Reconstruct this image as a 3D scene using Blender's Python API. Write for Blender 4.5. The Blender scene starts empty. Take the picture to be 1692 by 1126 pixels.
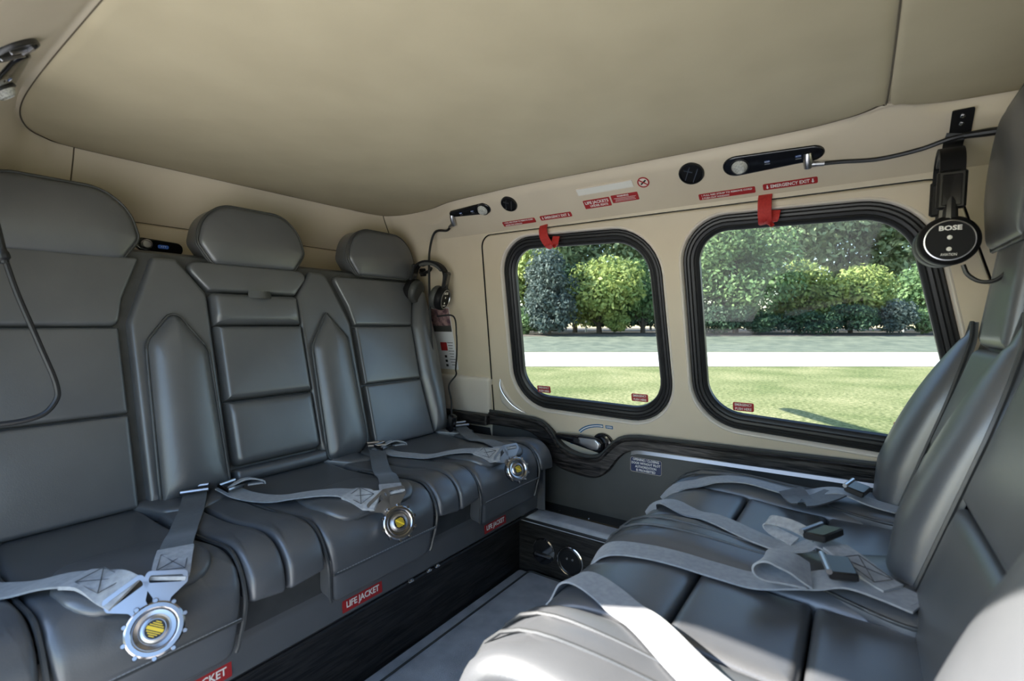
import bpy, math, random
import numpy as np
from mathutils import Vector, Matrix
from mathutils.bvhtree import BVHTree
random.seed(7); rng = np.random.default_rng(7)
SC = bpy.context.scene
COL = SC.collection

# ------------------------------------------------------------------ camera, sky, sun, exposure
YAW, PITCH = math.radians(35.3), math.radians(-1.84)
CAMZ = 0.83
cam_data = bpy.data.cameras.new('camera')
cam = bpy.data.objects.new('camera', cam_data); COL.objects.link(cam)
cam.location = (0, 0, CAMZ)
cam.rotation_euler = (math.pi / 2 + PITCH, 0, YAW)
cam_data.sensor_width = 36.0
cam_data.lens = 36.0 * 811.0 / 1692.0
cam_data.clip_start = 0.02; cam_data.clip_end = 400
cam_data.dof.use_dof = True; cam_data.dof.focus_distance = 1.75; cam_data.dof.aperture_fstop = 5.0
SC.camera = cam

SUN_EL = 34.0
SUN_DIR = Vector((0.797, 0.604, 0)).normalized() * math.cos(math.radians(SUN_EL)) + Vector((0, 0, -math.sin(math.radians(SUN_EL))))
world = bpy.data.worlds.new('sky'); SC.world = world; world.use_nodes = True
wn = world.node_tree; bg = wn.nodes['Background']
sky = wn.nodes.new('ShaderNodeTexSky'); sky.sky_type = 'NISHITA'
sky.sun_disc = False; sky.sun_elevation = math.radians(SUN_EL)
sky.sun_rotation = math.atan2(-SUN_DIR.x, -SUN_DIR.y)
sky.air_density = 1.1; sky.dust_density = 0.35; sky.ozone_density = 1.6
wn.links.new(sky.outputs['Color'], bg.inputs['Color']); bg.inputs['Strength'].default_value = 0.36
sun_data = bpy.data.lights.new('sun', 'SUN'); sun_data.energy = 13.0; sun_data.angle = math.radians(0.6)
sun_data.color = (1.0, 0.94, 0.86)
sun = bpy.data.objects.new('sun', sun_data); COL.objects.link(sun)
sun.rotation_euler = SUN_DIR.to_track_quat('-Z', 'Y').to_euler()
sun.location = (-3, -3, 4)

# daylight portals in the open left door, over the cockpit side and in the two windows (they emit nothing, they guide sky sampling)
def portal(name, loc, look, sx, sy):
    d = bpy.data.lights.new(name, 'AREA'); d.shape = 'RECTANGLE'; d.size = sx; d.size_y = sy
    d.cycles.is_portal = True
    o = bpy.data.objects.new(name, d); COL.objects.link(o); o.location = loc
    o.rotation_euler = Vector(look).to_track_quat('-Z', 'Y').to_euler()
portal('door_portal', (-0.35, -0.12, 0.65), (0, 1, 0), 1.75, 1.2)
portal('cockpit_portal', (2.02, 0.70, 1.0), (-1, 0, 0), 1.5, 0.55)
portal('window_portal', (-0.40, 1.52, 0.82), (0, -1, 0), 1.5, 0.75)

SC.view_settings.view_transform = 'Standard'; SC.view_settings.look = 'None'
SC.view_settings.gamma = 1.0; SC.view_settings.use_curve_mapping = False
SC.view_settings.exposure = 1.0
SC.cycles.use_denoising = True
SC.cycles.max_bounces = 10; SC.cycles.diffuse_bounces = 6; SC.cycles.transparent_max_bounces = 12
SC.cycles.sample_clamp_indirect = 6.0; SC.cycles.caustics_reflective = False; SC.cycles.caustics_refractive = False

# ------------------------------------------------------------------ materials
def new_mat(name):
    m = bpy.data.materials.new(name); m.use_nodes = True
    return m, m.node_tree, m.node_tree.nodes['Principled BSDF']
def plain(name, col, rough=0.5, metal=0.0, spec=0.5, coat=0.0):
    m, t, b = new_mat(name)
    b.inputs['Base Color'].default_value = (*col, 1); b.inputs['Roughness'].default_value = rough
    b.inputs['Metallic'].default_value = metal; b.inputs['Specular IOR Level'].default_value = spec
    b.inputs['Coat Weight'].default_value = coat
    return m
def grained(name, c1, c2, scale, rough=0.5, bump=0.1, bscale=None, stretch=(1, 1, 1), spec=0.5, detail=4, bdist=0.002, sheen=0.0, metal=0.0):
    m, t, b = new_mat(name); N = t.nodes; L = t.links
    tc = N.new('ShaderNodeTexCoord'); mp = N.new('ShaderNodeMapping'); mp.inputs['Scale'].default_value = stretch
    L.new(tc.outputs['Object'], mp.inputs['Vector'])
    no = N.new('ShaderNodeTexNoise'); no.inputs['Scale'].default_value = scale; no.inputs['Detail'].default_value = detail
    L.new(mp.outputs['Vector'], no.inputs['Vector'])
    rp = N.new('ShaderNodeValToRGB'); rp.color_ramp.elements[0].position = 0.35; rp.color_ramp.elements[1].position = 0.65
    rp.color_ramp.elements[0].color = (*c1, 1); rp.color_ramp.elements[1].color = (*c2, 1)
    L.new(no.outputs['Fac'], rp.inputs['Fac']); L.new(rp.outputs['Color'], b.inputs['Base Color'])
    n2 = N.new('ShaderNodeTexNoise'); n2.inputs['Scale'].default_value = bscale or scale; n2.inputs['Detail'].default_value = 3
    L.new(mp.outputs['Vector'], n2.inputs['Vector'])
    bp = N.new('ShaderNodeBump'); bp.inputs['Strength'].default_value = bump; bp.inputs['Distance'].default_value = bdist
    L.new(n2.outputs['Fac'], bp.inputs['Height']); L.new(bp.outputs['Normal'], b.inputs['Normal'])
    b.inputs['Roughness'].default_value = rough; b.inputs['Specular IOR Level'].default_value = spec
    b.inputs['Sheen Weight'].default_value = sheen; b.inputs['Metallic'].default_value = metal
    return m
M = {}
M['leather'] = grained('grey_leather', (0.078, 0.082, 0.088), (0.092, 0.096, 0.102), 9, 0.35, 0.20, 520, spec=0.95, bdist=0.0008)
M['piping'] = grained('grey_piping', (0.045, 0.047, 0.048), (0.058, 0.060, 0.061), 30, 0.38, 0.2, 600, bdist=0.0006)
M['dark_leather'] = grained('charcoal_trim_leather', (0.050, 0.052, 0.050), (0.060, 0.062, 0.059), 9, 0.5, 0.2, 500, bdist=0.0008)
M['cream'] = grained('cream_leather', (0.61, 0.522, 0.395), (0.65, 0.560, 0.428), 5, 0.5, 0.12, 450, spec=0.4, bdist=0.0008)
M['cream_pale'] = grained('pale_cream_panel', (0.68, 0.610, 0.53), (0.71, 0.640, 0.56), 5, 0.5, 0.1, 450, spec=0.4, bdist=0.0008)
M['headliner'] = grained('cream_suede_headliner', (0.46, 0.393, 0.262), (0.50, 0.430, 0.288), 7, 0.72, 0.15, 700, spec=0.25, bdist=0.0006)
M['seam'] = plain('brown_seam', (0.10, 0.078, 0.05), 0.8)
M['rubber'] = plain('black_rubber', (0.012, 0.012, 0.013), 0.42)
M['black'] = plain('black_plastic', (0.010, 0.010, 0.011), 0.32)
M['matte_black'] = plain('matte_black_plastic', (0.008, 0.008, 0.009), 0.5, spec=0.15)
M['gloss_black'] = plain('gloss_black_plastic', (0.006, 0.006, 0.008), 0.12, coat=0.3)
M['void'] = plain('dark_cavity_lining', (0.02, 0.02, 0.02), 0.9)
M['chrome'] = plain('chrome', (0.78, 0.76, 0.74), 0.10, 1.0)
M['buckle_chrome'] = plain('polished_buckle_metal', (0.46, 0.44, 0.43), 0.16, 1.0)
M['steel'] = plain('brushed_steel', (0.50, 0.50, 0.52), 0.28, 1.0)
M['dark_metal'] = plain('dark_metal', (0.06, 0.06, 0.065), 0.3, 1.0)
M['red'] = plain('red_label', (0.36, 0.020, 0.022), 0.45)
M['red_web'] = grained('red_webbing', (0.38, 0.018, 0.015), (0.46, 0.028, 0.022), 200, 0.7, 0.3, 900, bdist=0.0005)
M['white_ink'] = plain('white_print', (0.80, 0.78, 0.74), 0.5)
M['navy'] = plain('navy_label', (0.012, 0.024, 0.085), 0.35)
M['blue_ink'] = plain('blue_label', (0.03, 0.12, 0.26), 0.4)
M['yellow'] = plain('yellow_emblem', (0.75, 0.52, 0.03), 0.4)
M['white'] = plain('white_lens', (0.75, 0.73, 0.66), 0.4)
M['paper'] = plain('white_card', (0.72, 0.72, 0.74), 0.55)
M['pink'] = grained('printed_card_picture', (0.09, 0.05, 0.07), (0.40, 0.25, 0.24), 60, 0.5, 0.0)
M['cable'] = plain('black_cable', (0.008, 0.008, 0.009), 0.42)
M['lamp_glass'] = grained('frosted_lamp_glass', (0.35, 0.35, 0.33), (0.6, 0.6, 0.55), 300, 0.25, 0.5, 500)
m, t, b = new_mat('blue_backlit_button'); b.inputs['Base Color'].default_value = (0.01, 0.03, 0.12, 1)
b.inputs['Emission Color'].default_value = (0.12, 0.32, 1.0, 1); b.inputs['Emission Strength'].default_value = 0.04; M['button'] = m

def wood(name, axis, hi=(0.075, 0.065, 0.060)):
    m, t, b = new_mat(name); N = t.nodes; L = t.links
    tc = N.new('ShaderNodeTexCoord'); mp = N.new('ShaderNodeMapping')
    mp.inputs['Scale'].default_value = (2.2, 30, 30) if axis == 'x' else (30, 2.2, 30)
    L.new(tc.outputs['Object'], mp.inputs['Vector'])
    no = N.new('ShaderNodeTexNoise'); no.inputs['Scale'].default_value = 6.0; no.inputs['Detail'].default_value = 5; no.inputs['Distortion'].default_value = 0.6
    L.new(mp.outputs['Vector'], no.inputs['Vector'])
    rp = N.new('ShaderNodeValToRGB'); e = rp.color_ramp.elements
    e[0].position = 0.38; e[0].color = (0.004, 0.004, 0.004, 1); e[1].position = 0.66; e[1].color = (*hi, 1)
    L.new(no.outputs['Fac'], rp.inputs['Fac']); L.new(rp.outputs['Color'], b.inputs['Base Color'])
    bp = N.new('ShaderNodeBump'); bp.inputs['Strength'].default_value = 0.5; bp.inputs['Distance'].default_value = 0.0015
    L.new(no.outputs['Fac'], bp.inputs['Height']); L.new(bp.outputs['Normal'], b.inputs['Normal'])
    b.inputs['Roughness'].default_value = 0.36
    return m
M['wood_x'] = wood('black_ebony_along_x', 'x'); M['wood_y'] = wood('black_ebony_along_y', 'y', (0.028, 0.025, 0.024))
M['carpet'] = grained('grey_blue_carpet', (0.33, 0.35, 0.39), (0.52, 0.54, 0.58), 14, 0.95, 0.9, 900, spec=0.1, bdist=0.003, sheen=0.3, detail=6)

def webbing(name, c1, c2):
    m = grained(name, c1, c2, 120, 0.55, 0.35, 1200, spec=0.4, bdist=0.0006, sheen=0.2)
    return m
M['web'] = webbing('grey_webbing', (0.25, 0.258, 0.272), (0.31, 0.318, 0.332))
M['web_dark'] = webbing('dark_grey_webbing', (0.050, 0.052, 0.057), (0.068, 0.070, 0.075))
M['web_pad'] = webbing('stitched_webbing_end', (0.30, 0.305, 0.315), (0.40, 0.405, 0.415))

# thin tinted window pane: transparent with a weak mirror
m = bpy.data.materials.new('tinted_acrylic_pane'); m.use_nodes = True; t = m.node_tree; t.nodes.clear()
o_ = t.nodes.new('ShaderNodeOutputMaterial'); mx = t.nodes.new('ShaderNodeMixShader'); tr = t.nodes.new('ShaderNodeBsdfTransparent'); gl = t.nodes.new('ShaderNodeBsdfGlossy')
fr = t.nodes.new('ShaderNodeFresnel'); fr.inputs['IOR'].default_value = 1.35
tr.inputs['Color'].default_value = (0.49, 0.515, 0.505, 1); gl.inputs['Roughness'].default_value = 0.03
t.links.new(fr.outputs[0], mx.inputs[0]); t.links.new(tr.outputs[0], mx.inputs[1]); t.links.new(gl.outputs[0], mx.inputs[2]); t.links.new(mx.outputs[0], o_.inputs['Surface'])
M['pane'] = m

def leafmat(name, c1, c2):
    m, t, b = new_mat(name); N = t.nodes; L = t.links
    tc = N.new('ShaderNodeTexCoord'); no = N.new('ShaderNodeTexNoise'); no.inputs['Scale'].default_value = 1.3; no.inputs['Detail'].default_value = 8
    L.new(tc.outputs['Object'], no.inputs['Vector'])
    rp = N.new('ShaderNodeValToRGB'); e = rp.color_ramp.elements; e[0].position = 0.36; e[1].position = 0.64
    e[0].color = (*c1, 1); e[1].color = (*c2, 1)
    L.new(no.outputs['Fac'], rp.inputs['Fac']); L.new(rp.outputs['Color'], b.inputs['Base Color'])
    b.inputs['Roughness'].default_value = 0.55; b.inputs['Specular IOR Level'].default_value = 0.3
    tl = N.new('ShaderNodeBsdfTranslucent'); L.new(rp.outputs['Color'], tl.inputs['Color'])
    mx = N.new('ShaderNodeMixShader'); mx.inputs[0].default_value = 0.3
    L.new(b.outputs[0], mx.inputs[1]); L.new(tl.outputs[0], mx.inputs[2]); L.new(mx.outputs[0], N['Material Output'].inputs['Surface'])
    return m
M['leaf_dark'] = leafmat('dark_evergreen_leaves', (0.035, 0.075, 0.045), (0.075, 0.14, 0.075))
M['leaf_mid'] = leafmat('mid_green_leaves', (0.11, 0.20, 0.09), (0.24, 0.36, 0.15))
M['leaf_light'] = leafmat('yellow_green_leaves', (0.20, 0.29, 0.09), (0.44, 0.50, 0.17))
M['leaf_blue'] = leafmat('blue_grey_conifer_leaves', (0.075, 0.105, 0.10), (0.16, 0.21, 0.19))
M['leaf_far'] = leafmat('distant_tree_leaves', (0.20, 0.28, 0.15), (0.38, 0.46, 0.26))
M['bark'] = grained('brown_bark', (0.05, 0.04, 0.03), (0.11, 0.09, 0.07), 12, 0.9, 0.6, 20, bdist=0.02)

# ------------------------------------------------------------------ builders
ORG = {}
def world_org(o): return ORG.get(o.name, Vector((0, 0, 0)))
def make(name, verts, faces, mat, parent=None, sharp=35, base=None, smooth=True, mats=None, fmat=None):
    """verts are world coordinates; a child keeps its parent's origin, a top-level mesh gets its own base point"""
    verts = [Vector(v) for v in verts]
    if parent is not None: org = world_org(parent)
    elif base is not None: org = Vector(base)
    else:
        xs = [v.x for v in verts]; ys = [v.y for v in verts]; zs = [v.z for v in verts]
        org = Vector(((min(xs) + max(xs)) / 2, (min(ys) + max(ys)) / 2, min(zs)))
    me = bpy.data.meshes.new(name)
    me.from_pydata([tuple(v - org) for v in verts], [], faces); me.validate(); me.update()
    if smooth:
        me.polygons.foreach_set('use_smooth', [True] * len(me.polygons))
        me.set_sharp_from_angle(angle=math.radians(sharp))
    for mm in (mats or [mat]): me.materials.append(M[mm] if isinstance(mm, str) else mm)
    if fmat: me.polygons.foreach_set('material_index', fmat)
    o = bpy.data.objects.new(name, me); COL.objects.link(o)
    ORG[o.name] = org
    if parent is not None: o.parent = parent
    else: o.location = org
    return o
def tag(o, label=None, cat=None, group=None, kind=None):
    if label: o['label'] = label
    if cat: o['category'] = cat
    if group: o['group'] = group
    if kind: o['kind'] = kind
    return o
def thing(name, loc, label, cat, group=None, kind=None):
    o = bpy.data.objects.new(name, None); o.empty_display_size = 0.05; COL.objects.link(o)
    o.location = loc; ORG[o.name] = Vector(loc)
    return tag(o, label, cat, group, kind)
class MB:
    def __init__(s): s.v = []; s.f = []
    def add(s, v, f):
        n = len(s.v); s.v += [Vector(p) for p in v]; s.f += [tuple(i + n for i in q) for q in f]; return s
    def build(s, name, mat, parent=None, sharp=35, **k): return make(name, s.v, s.f, mat, parent, sharp, **k)
def box_vf(c, sx, sy, sz, R=None, bev=0.0):
    """box with chamfered edges, centre c, optional rotation matrix R"""
    hx, hy, hz = sx / 2, sy / 2, sz / 2
    if bev <= 0:
        v = [Vector((x, y, z)) for x in (-hx, hx) for y in (-hy, hy) for z in (-hz, hz)]
        f = [(0, 1, 3, 2), (4, 6, 7, 5), (0, 4, 5, 1), (2, 3, 7, 6), (0, 2, 6, 4), (1, 5, 7, 3)]
    else:
        b = min(bev, hx * .9, hy * .9, hz * .9)
        prof = [(hx - b, hy), (hx, hy - b), (hx, -hy + b), (hx - b, -hy), (-hx + b, -hy), (-hx, -hy + b), (-hx, hy - b), (-hx + b, hy)]
        def ring(z, ins): return [Vector((x - math.copysign(ins, x), y - math.copysign(ins, y), z)) for x, y in prof]
        v = ring(-hz, b) + ring(-hz + b, 0) + ring(hz - b, 0) + ring(hz, b)
        f = [tuple(range(7, -1, -1))[::-1], tuple(range(24, 32))[::-1]]
        for k in range(3):
            for i in range(8):
                j = (i + 1) % 8; f.append((k * 8 + i, k * 8 + j, k * 8 + 8 + j, k * 8 + 8 + i))
    if R is not None: v = [R @ p for p in v]
    c = Vector(c); return [p + c for p in v], f
def frame(u, v):
    u = Vector(u).normalized(); v = Vector(v); n = u.cross(v).normalized(); v = n.cross(u).normalized()
    return u, v, n
def rotm(u, v):
    u, v, n = frame(u, v); return Matrix((u, v, n)).transposed()
def catmull(pts, n=8, closed=False):
    pts = [Vector(p) for p in pts]; out = []
    m = len(pts)
    for i in range(m if closed else m - 1):
        p0 = pts[(i - 1) % m] if (closed or i > 0) else pts[0] * 2 - pts[1]
        p1 = pts[i]; p2 = pts[(i + 1) % m]
        p3 = pts[(i + 2) % m] if (closed or i + 2 < m) else pts[-1] * 2 - pts[-2]
        for k in range(n):
            t = k / n
            out.append(0.5 * ((2 * p1) + (p2 - p0) * t + (2 * p0 - 5 * p1 + 4 * p2 - p3) * t * t + (3 * p1 - p0 - 3 * p2 + p3) * t ** 3))
    if not closed: out.append(pts[-1])
    return out
def tube_vf(path, r, n=8, closed=False, caps=True):
    path = [Vector(p) for p in path]; m = len(path)
    rr = r if isinstance(r, (list, tuple)) else [r] * m
    T = []
    for i in range(m):
        a = path[(i - 1) % m] if closed or i > 0 else path[i]; c = path[(i + 1) % m] if closed or i < m - 1 else path[i]
        d = c - a; T.append(d.normalized() if d.length > 1e-9 else Vector((0, 0, 1)))
    up = Vector((0, 0, 1)) if abs(T[0].z) < 0.9 else Vector((1, 0, 0))
    nrm = T[0].cross(up).normalized(); v = []; f = []
    for i in range(m):
        if i: nrm = (nrm - T[i] * nrm.dot(T[i]))
        nrm = nrm.normalized() if nrm.length > 1e-9 else T[i].orthogonal().normalized()
        b = T[i].cross(nrm)
        for k in range(n):
            a = 2 * math.pi * k / n; v.append(path[i] + (nrm * math.cos(a) + b * math.sin(a)) * rr[i])
    for i in range(m if closed else m - 1):
        j = (i + 1) % m
        for k in range(n):
            l = (k + 1) % n; f.append((i * n + k, i * n + l, j * n + l, j * n + k))
    if not closed and caps: f += [tuple(range(n))[::-1], tuple((m - 1) * n + k for k in range(n))]
    return v, f
def lathe_vf(prof, c, axis, n=32, xdir=None, caps=True):
    """prof = [(radius, height)...] turned about axis through c"""
    w = Vector(axis).normalized(); u = Vector(xdir) if xdir else w.orthogonal(); u = (u - w * u.dot(w)).normalized(); q = w.cross(u)
    c = Vector(c); v = []; f = []
    for r, h in prof:
        for k in range(n):
            a = 2 * math.pi * k / n; v.append(c + w * h + (u * math.cos(a) + q * math.sin(a)) * max(r, 1e-5))
    for i in range(len(prof) - 1):
        for k in range(n):
            l = (k + 1) % n; f.append((i * n + k, i * n + l, (i + 1) * n + l, (i + 1) * n + k))
    if caps: f.append(tuple(range(n))[::-1]); f.append(tuple((len(prof) - 1) * n + k for k in range(n)))
    return v, f
def round_poly(corners, radii, seg=6, step=0.02):
    """2-D polygon with rounded corners, resampled so no edge exceeds step"""
    n = len(corners); P = [np.array(c, float) for c in corners]; out = []
    if not isinstance(radii, (list, tuple)): radii = [radii] * n
    for i in range(n):
        a, b, c = P[i - 1], P[i], P[(i + 1) % n]; r = radii[i]
        u = a - b; w = c - b; lu = np.linalg.norm(u); lw = np.linalg.norm(w); u = u / lu; w = w / lw
        if r <= 1e-6: out.append(b); continue
        ang = math.acos(max(-1, min(1, float(u @ w)))); d = min(r / math.tan(ang / 2), lu * 0.49, lw * 0.49)
        r2 = d * math.tan(ang / 2); cen = b + (u + w) / np.linalg.norm(u + w) * (r2 / math.sin(ang / 2))
        s = b + u * d; e = b + w * d
        a0 = math.atan2(*(s - cen)[::-1]); a1 = math.atan2(*(e - cen)[::-1]); da = (a1 - a0 + math.pi) % (2 * math.pi) - math.pi
        for k in range(seg + 1):
            th = a0 + da * k / seg; out.append(cen + r2 * np.array([math.cos(th), math.sin(th)]))
    return resample(out, step)
def resample(out, step):
    res = []
    for i in range(len(out)):
        a = np.array(out[i]); b = np.array(out[(i + 1) % len(out)]); L = np.linalg.norm(b - a)
        if L < 1e-7: continue
        k = max(1, int(math.ceil(L / step)))
        for j in range(k): res.append(a + (b - a) * j / k)
    return res
def smooth_poly(pts, n=6, step=0.02):
    return resample([np.array((p.x, p.y)) for p in catmull([(q[0], q[1], 0) for q in pts], n, True)], step)
def area2(P): return sum(P[i - 1][0] * P[i][1] - P[i][0] * P[i - 1][1] for i in range(len(P))) / 2
def poly_dist(Q, P):
    Q = np.asarray(Q); A = np.asarray(P); B = np.roll(A, -1, 0); d = np.full(len(Q), 1e9); AB = B - A; l2 = (AB ** 2).sum(1) + 1e-12
    for i in range(len(A)):
        t = np.clip(((Q - A[i]) @ AB[i]) / l2[i], 0, 1); d = np.minimum(d, np.linalg.norm(Q - (A[i] + t[:, None] * AB[i]), axis=1))
    return d
def offset_poly(P, d):
    """outward offset of a 2-D loop (vertex normals)"""
    P = [np.array(p) for p in P]; s = 1 if area2(P) > 0 else -1; out = []; n = len(P)
    for i in range(n):
        t = P[(i + 1) % n] - P[i - 1]; L = np.linalg.norm(t) + 1e-12; nr = np.array([t[1], -t[0]]) / L * s; out.append(P[i] + nr * d)
    return out
RINGS = [0.0, 0.012, 0.03, 0.055, 0.09, 0.14, 0.21, 0.31, 0.45, 0.62, 0.80]
def pillow_vf(P, mapf, H, r, dome=0.0, skirt=0.02, base=0.0, cen=None):
    """upholstered panel: rounded edge of radius r rising to H above the mapped surface, domed by dome, with a skirt below"""
    P = np.array(P); n = len(P)
    if area2(P) < 0: P = P[::-1].copy()
    c = np.array(cen) if cen is not None else P.mean(0)
    v = []; f = []
    for p in P: v.append(mapf(p[0], p[1], base - skirt))
    allq = np.concatenate([P + (c - P) * s for s in RINGS] + [c[None]])
    D = poly_dist(allq, P); dm = D.max() + 1e-9
    for q, d in zip(allq, D):
        tt = min(1, d / r); h = base + H * math.sqrt(max(0, 1 - (1 - tt) ** 2)) + dome * (1 - (1 - d / dm) ** 2)
        v.append(mapf(q[0], q[1], h))
    R = len(RINGS) + 1
    for k in range(R - 1):
        for i in range(n):
            j = (i + 1) % n; f.append((k * n + i, k * n + j, (k + 1) * n + j, (k + 1) * n + i))
    top = R * n
    for i in range(n): f.append(((R - 1) * n + i, (R - 1) * n + (i + 1) % n, top))
    return v, f
def outward(vf, ref):
    """flip faces whose mean normal disagrees with ref direction"""
    v, f = vf; v = [Vector(p) for p in v]; s = 0
    for q in f[len(f) // 2:]:
        n = (v[q[1]] - v[q[0]]).cross(v[q[2]] - v[q[0]]); s += n.dot(Vector(ref))
    return (v, f) if s >= 0 else (v, [tuple(reversed(q)) for q in f])
SOFT = []   # (verts, faces) of cushions for draping
def pillow(name, P, mapf, H, r, mat, parent, ref, dome=0.0, skirt=0.02, base=0.0, drape=False, cen=None):
    v, f = outward(pillow_vf(P, mapf, H, r, dome, skirt, base, cen), ref)
    if drape: SOFT.append((v, f))
    return make(name, v, f, mat, parent, 50)
def pipe_on(name, P, mapf, h, r, mat, parent, closed=True, n=6):
    path = [mapf(p[0], p[1], h) for p in P]
    v, f = tube_vf(path, r, n, closed); return make(name, v, f, mat, parent, 60)
def loft_vf(loops, closed=True):
    n = len(loops[0]); v = [Vector(p) for L in loops for p in L]; f = []
    for k in range(len(loops) - 1):
        for i in range(n if closed else n - 1):
            j = (i + 1) % n; f.append((k * n + i, k * n + j, (k + 1) * n + j, (k + 1) * n + i))
    return v, f
def fill_vf(outer, holes, mapf):
    """planar polygon with holes, triangulated in 2-D and mapped"""
    import bmesh
    bm = bmesh.new(); edges = []
    for L in [outer] + holes:
        vs = [bm.verts.new((p[0], p[1], 0)) for p in L]
        for i in range(len(vs)): edges.append(bm.edges.new((vs[i], vs[(i + 1) % len(vs)])))
    bmesh.ops.triangle_fill(bm, use_beauty=True, use_dissolve=False, edges=edges)
    bm.verts.index_update(); v = [mapf(p.co.x, p.co.y) for p in bm.verts]; f = [tuple(q.index for q in fc.verts) for fc in bm.faces]
    bm.free(); return v, f
_tc = {}
def text_vf(s, size, c, u, v, depth=0.0004, align='CENTER', width=None, bold=0.0):
    cu = bpy.data.curves.new('t', 'FONT'); cu.body = s; cu.size = size; cu.align_x = align; cu.align_y = 'CENTER'; cu.extrude = depth / 2; cu.offset = bold; cu.resolution_u = 2
    o = bpy.data.objects.new('t', cu); me = bpy.data.meshes.new_from_object(o)
    pts = [p.co.copy() for p in me.vertices]; f = [tuple(p.vertices) for p in me.polygons]
    bpy.data.objects.remove(o); bpy.data.meshes.remove(me); bpy.data.curves.remove(cu)
    u, v, n = frame(u, v); c = Vector(c); sx = 1.0
    if width and pts:
        w = max(p.x for p in pts) - min(p.x for p in pts); sx = width / w if w > 0 else 1
    return [c + u * p.x * sx + v * p.y + n * p.z for p in pts], f
def plate_vf(c, u, v, w, h, th, rad, seg=4):
    u, v, n = frame(u, v); c = Vector(c)
    P = round_poly([(-w / 2, -h / 2), (w / 2, -h / 2), (w / 2, h / 2), (-w / 2, h / 2)], rad, seg, 10)
    lo = [c + u * p[0] + v * p[1] for p in P]; e = min(th * .4, rad)
    hi = [p + n * th for p in lo]; k = len(P)
    vv = lo + hi; f = [tuple(range(k))[::-1], tuple(range(k, 2 * k))] + [(i, (i + 1) % k, k + (i + 1) % k, k + i) for i in range(k)]
    return vv, f
def sticker(name, label, c, u, v, w, h, mat, lines, cat='sign', ink='white_ink', th=0.0012, rad=0.003, border=None, group=None, rot=0.0):
    u, v, n = frame(u, v)
    if rot: q = Matrix.Rotation(rot, 3, n); u = q @ u; v = q @ v
    c = Vector(c); vv, f = plate_vf(c, u, v, w, h, th, rad)
    o = make(name, vv, f, mat, None, 30); tag(o, label, cat, group)
    if border:
        mb = MB()
        a, b = w / 2 - 0.0012, h / 2 - 0.0012
        P = round_poly([(-a, -b), (a, -b), (a, b), (-a, b)], rad, 4, 10)
        mb.add(*tube_vf([c + u * p[0] + v * p[1] + n * th for p in P], 0.0006, 4, True)); mb.build('border', border, o)
    mb = MB()
    for (s, size, du, dv, wd) in lines: mb.add(*text_vf(s, size, c + u * du + v * dv + n * (th + 0.0003), u, v, width=wd, bold=size * 0.02))
    if mb.v: tag(mb.build('lettering', ink, o, smooth=False), 'white printed lettering')
    return o, (u, v, n)
def arrow_vf(c, u, v, L, w, n_off=0.0004):
    """small arrow pointing along -v"""
    u, v, n = frame(u, v); c = Vector(c) + n * n_off
    P = [(-w * .18, L / 2), (w * .18, L / 2), (w * .18, -L * .1), (w * .5, -L * .1), (0, -L / 2), (-w * .5, -L * .1), (-w * .18, -L * .1)]
    vv = [c + u * p[0] + v * p[1] for p in P]; return vv, [(0, 6, 2, 1), (3, 2, 6, 5), (3, 5, 4)]
def ribbon_vf(path, wdirs, w, th=0.0016):
    """flat strap along path; wdirs gives the cross direction at each point"""
    v = []; f = []; m = len(path); path = [Vector(p) for p in path]; cols = 5
    for i in range(m):
        t = (path[min(i + 1, m - 1)] - path[max(i - 1, 0)]).normalized(); d = Vector(wdirs[i]); d = (d - t * d.dot(t)).normalized(); n = t.cross(d).normalized()
        ww = w[i] if isinstance(w, (list, tuple)) else w
        top = [path[i] + d * ww * (k / (cols - 1) - .5) + n * th for k in range(cols)]; bot = [path[i] + d * ww * (k / (cols - 1) - .5) - n * th for k in range(cols)][::-1]
        v += top + bot
    c2 = 2 * cols
    for i in range(m - 1):
        for k in range(c2):
            l = (k + 1) % c2; f.append((i * c2 + k, i * c2 + l, (i + 1) * c2 + l, (i + 1) * c2 + k))
    f += [tuple(range(c2))[::-1], tuple((m - 1) * c2 + k for k in range(c2))]
    return v, f

# ------------------------------------------------------------------ the setting: shell of the cabin
WT = 0.23
def wy(z): return 1.47 - WT * (z - 0.58)
WN = Vector((0, -1, -WT)).normalized()            # inward normal of the upper side wall
def W(x, z, h=0.0): return Vector((x, wy(z), z)) + WN * h
LOWY = wy(0.47)
YC = 0.70                                        # cabin centre line
def mirror_y(v): return [Vector((p[0], 2 * YC - p[1], p[2])) for p in v]

# floor, carpet and mat
mb = MB(); mb.add(*box_vf((-0.35, 0.70, -0.03), 2.9, 1.62, 0.06)); fl = mb.build('floor', 'void', smooth=False); tag(fl, kind='structure')
mb = MB(); P = round_poly([(-0.925, 0.02), (-0.30, 0.02), (-0.30, 1.352), (-0.925, 1.352)], 0.012, 4, 0.05)
v, f = pillow_vf(P, lambda a, b_, h: Vector((a, b_, h)), 0.006, 0.01, 0, 0.006); v, f = outward((v, f), (0, 0, 1))
o = make('carpet', v, f, 'carpet', fl)
P = round_poly([(-0.878, 0.02), (-0.35, 0.02), (-0.35, 1.340), (-0.878, 1.340)], 0.015, 4, 0.05)
v, f = outward(pillow_vf(P, lambda a, b_, h: Vector((a, b_, 0.006 + h)), 0.010, 0.008, 0, 0.004), (0, 0, 1))
o = make('floor_mat', v, f, 'carpet'); tag(o, 'grey blue carpet mat on the floor between the benches', 'mat')
v, f = tube_vf([(p[0], p[1], 0.013) for p in offset_poly(P, 0.001)], 0.0035, 6, True); make('bound_edge', v, f, 'dark_leather', o)

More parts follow.
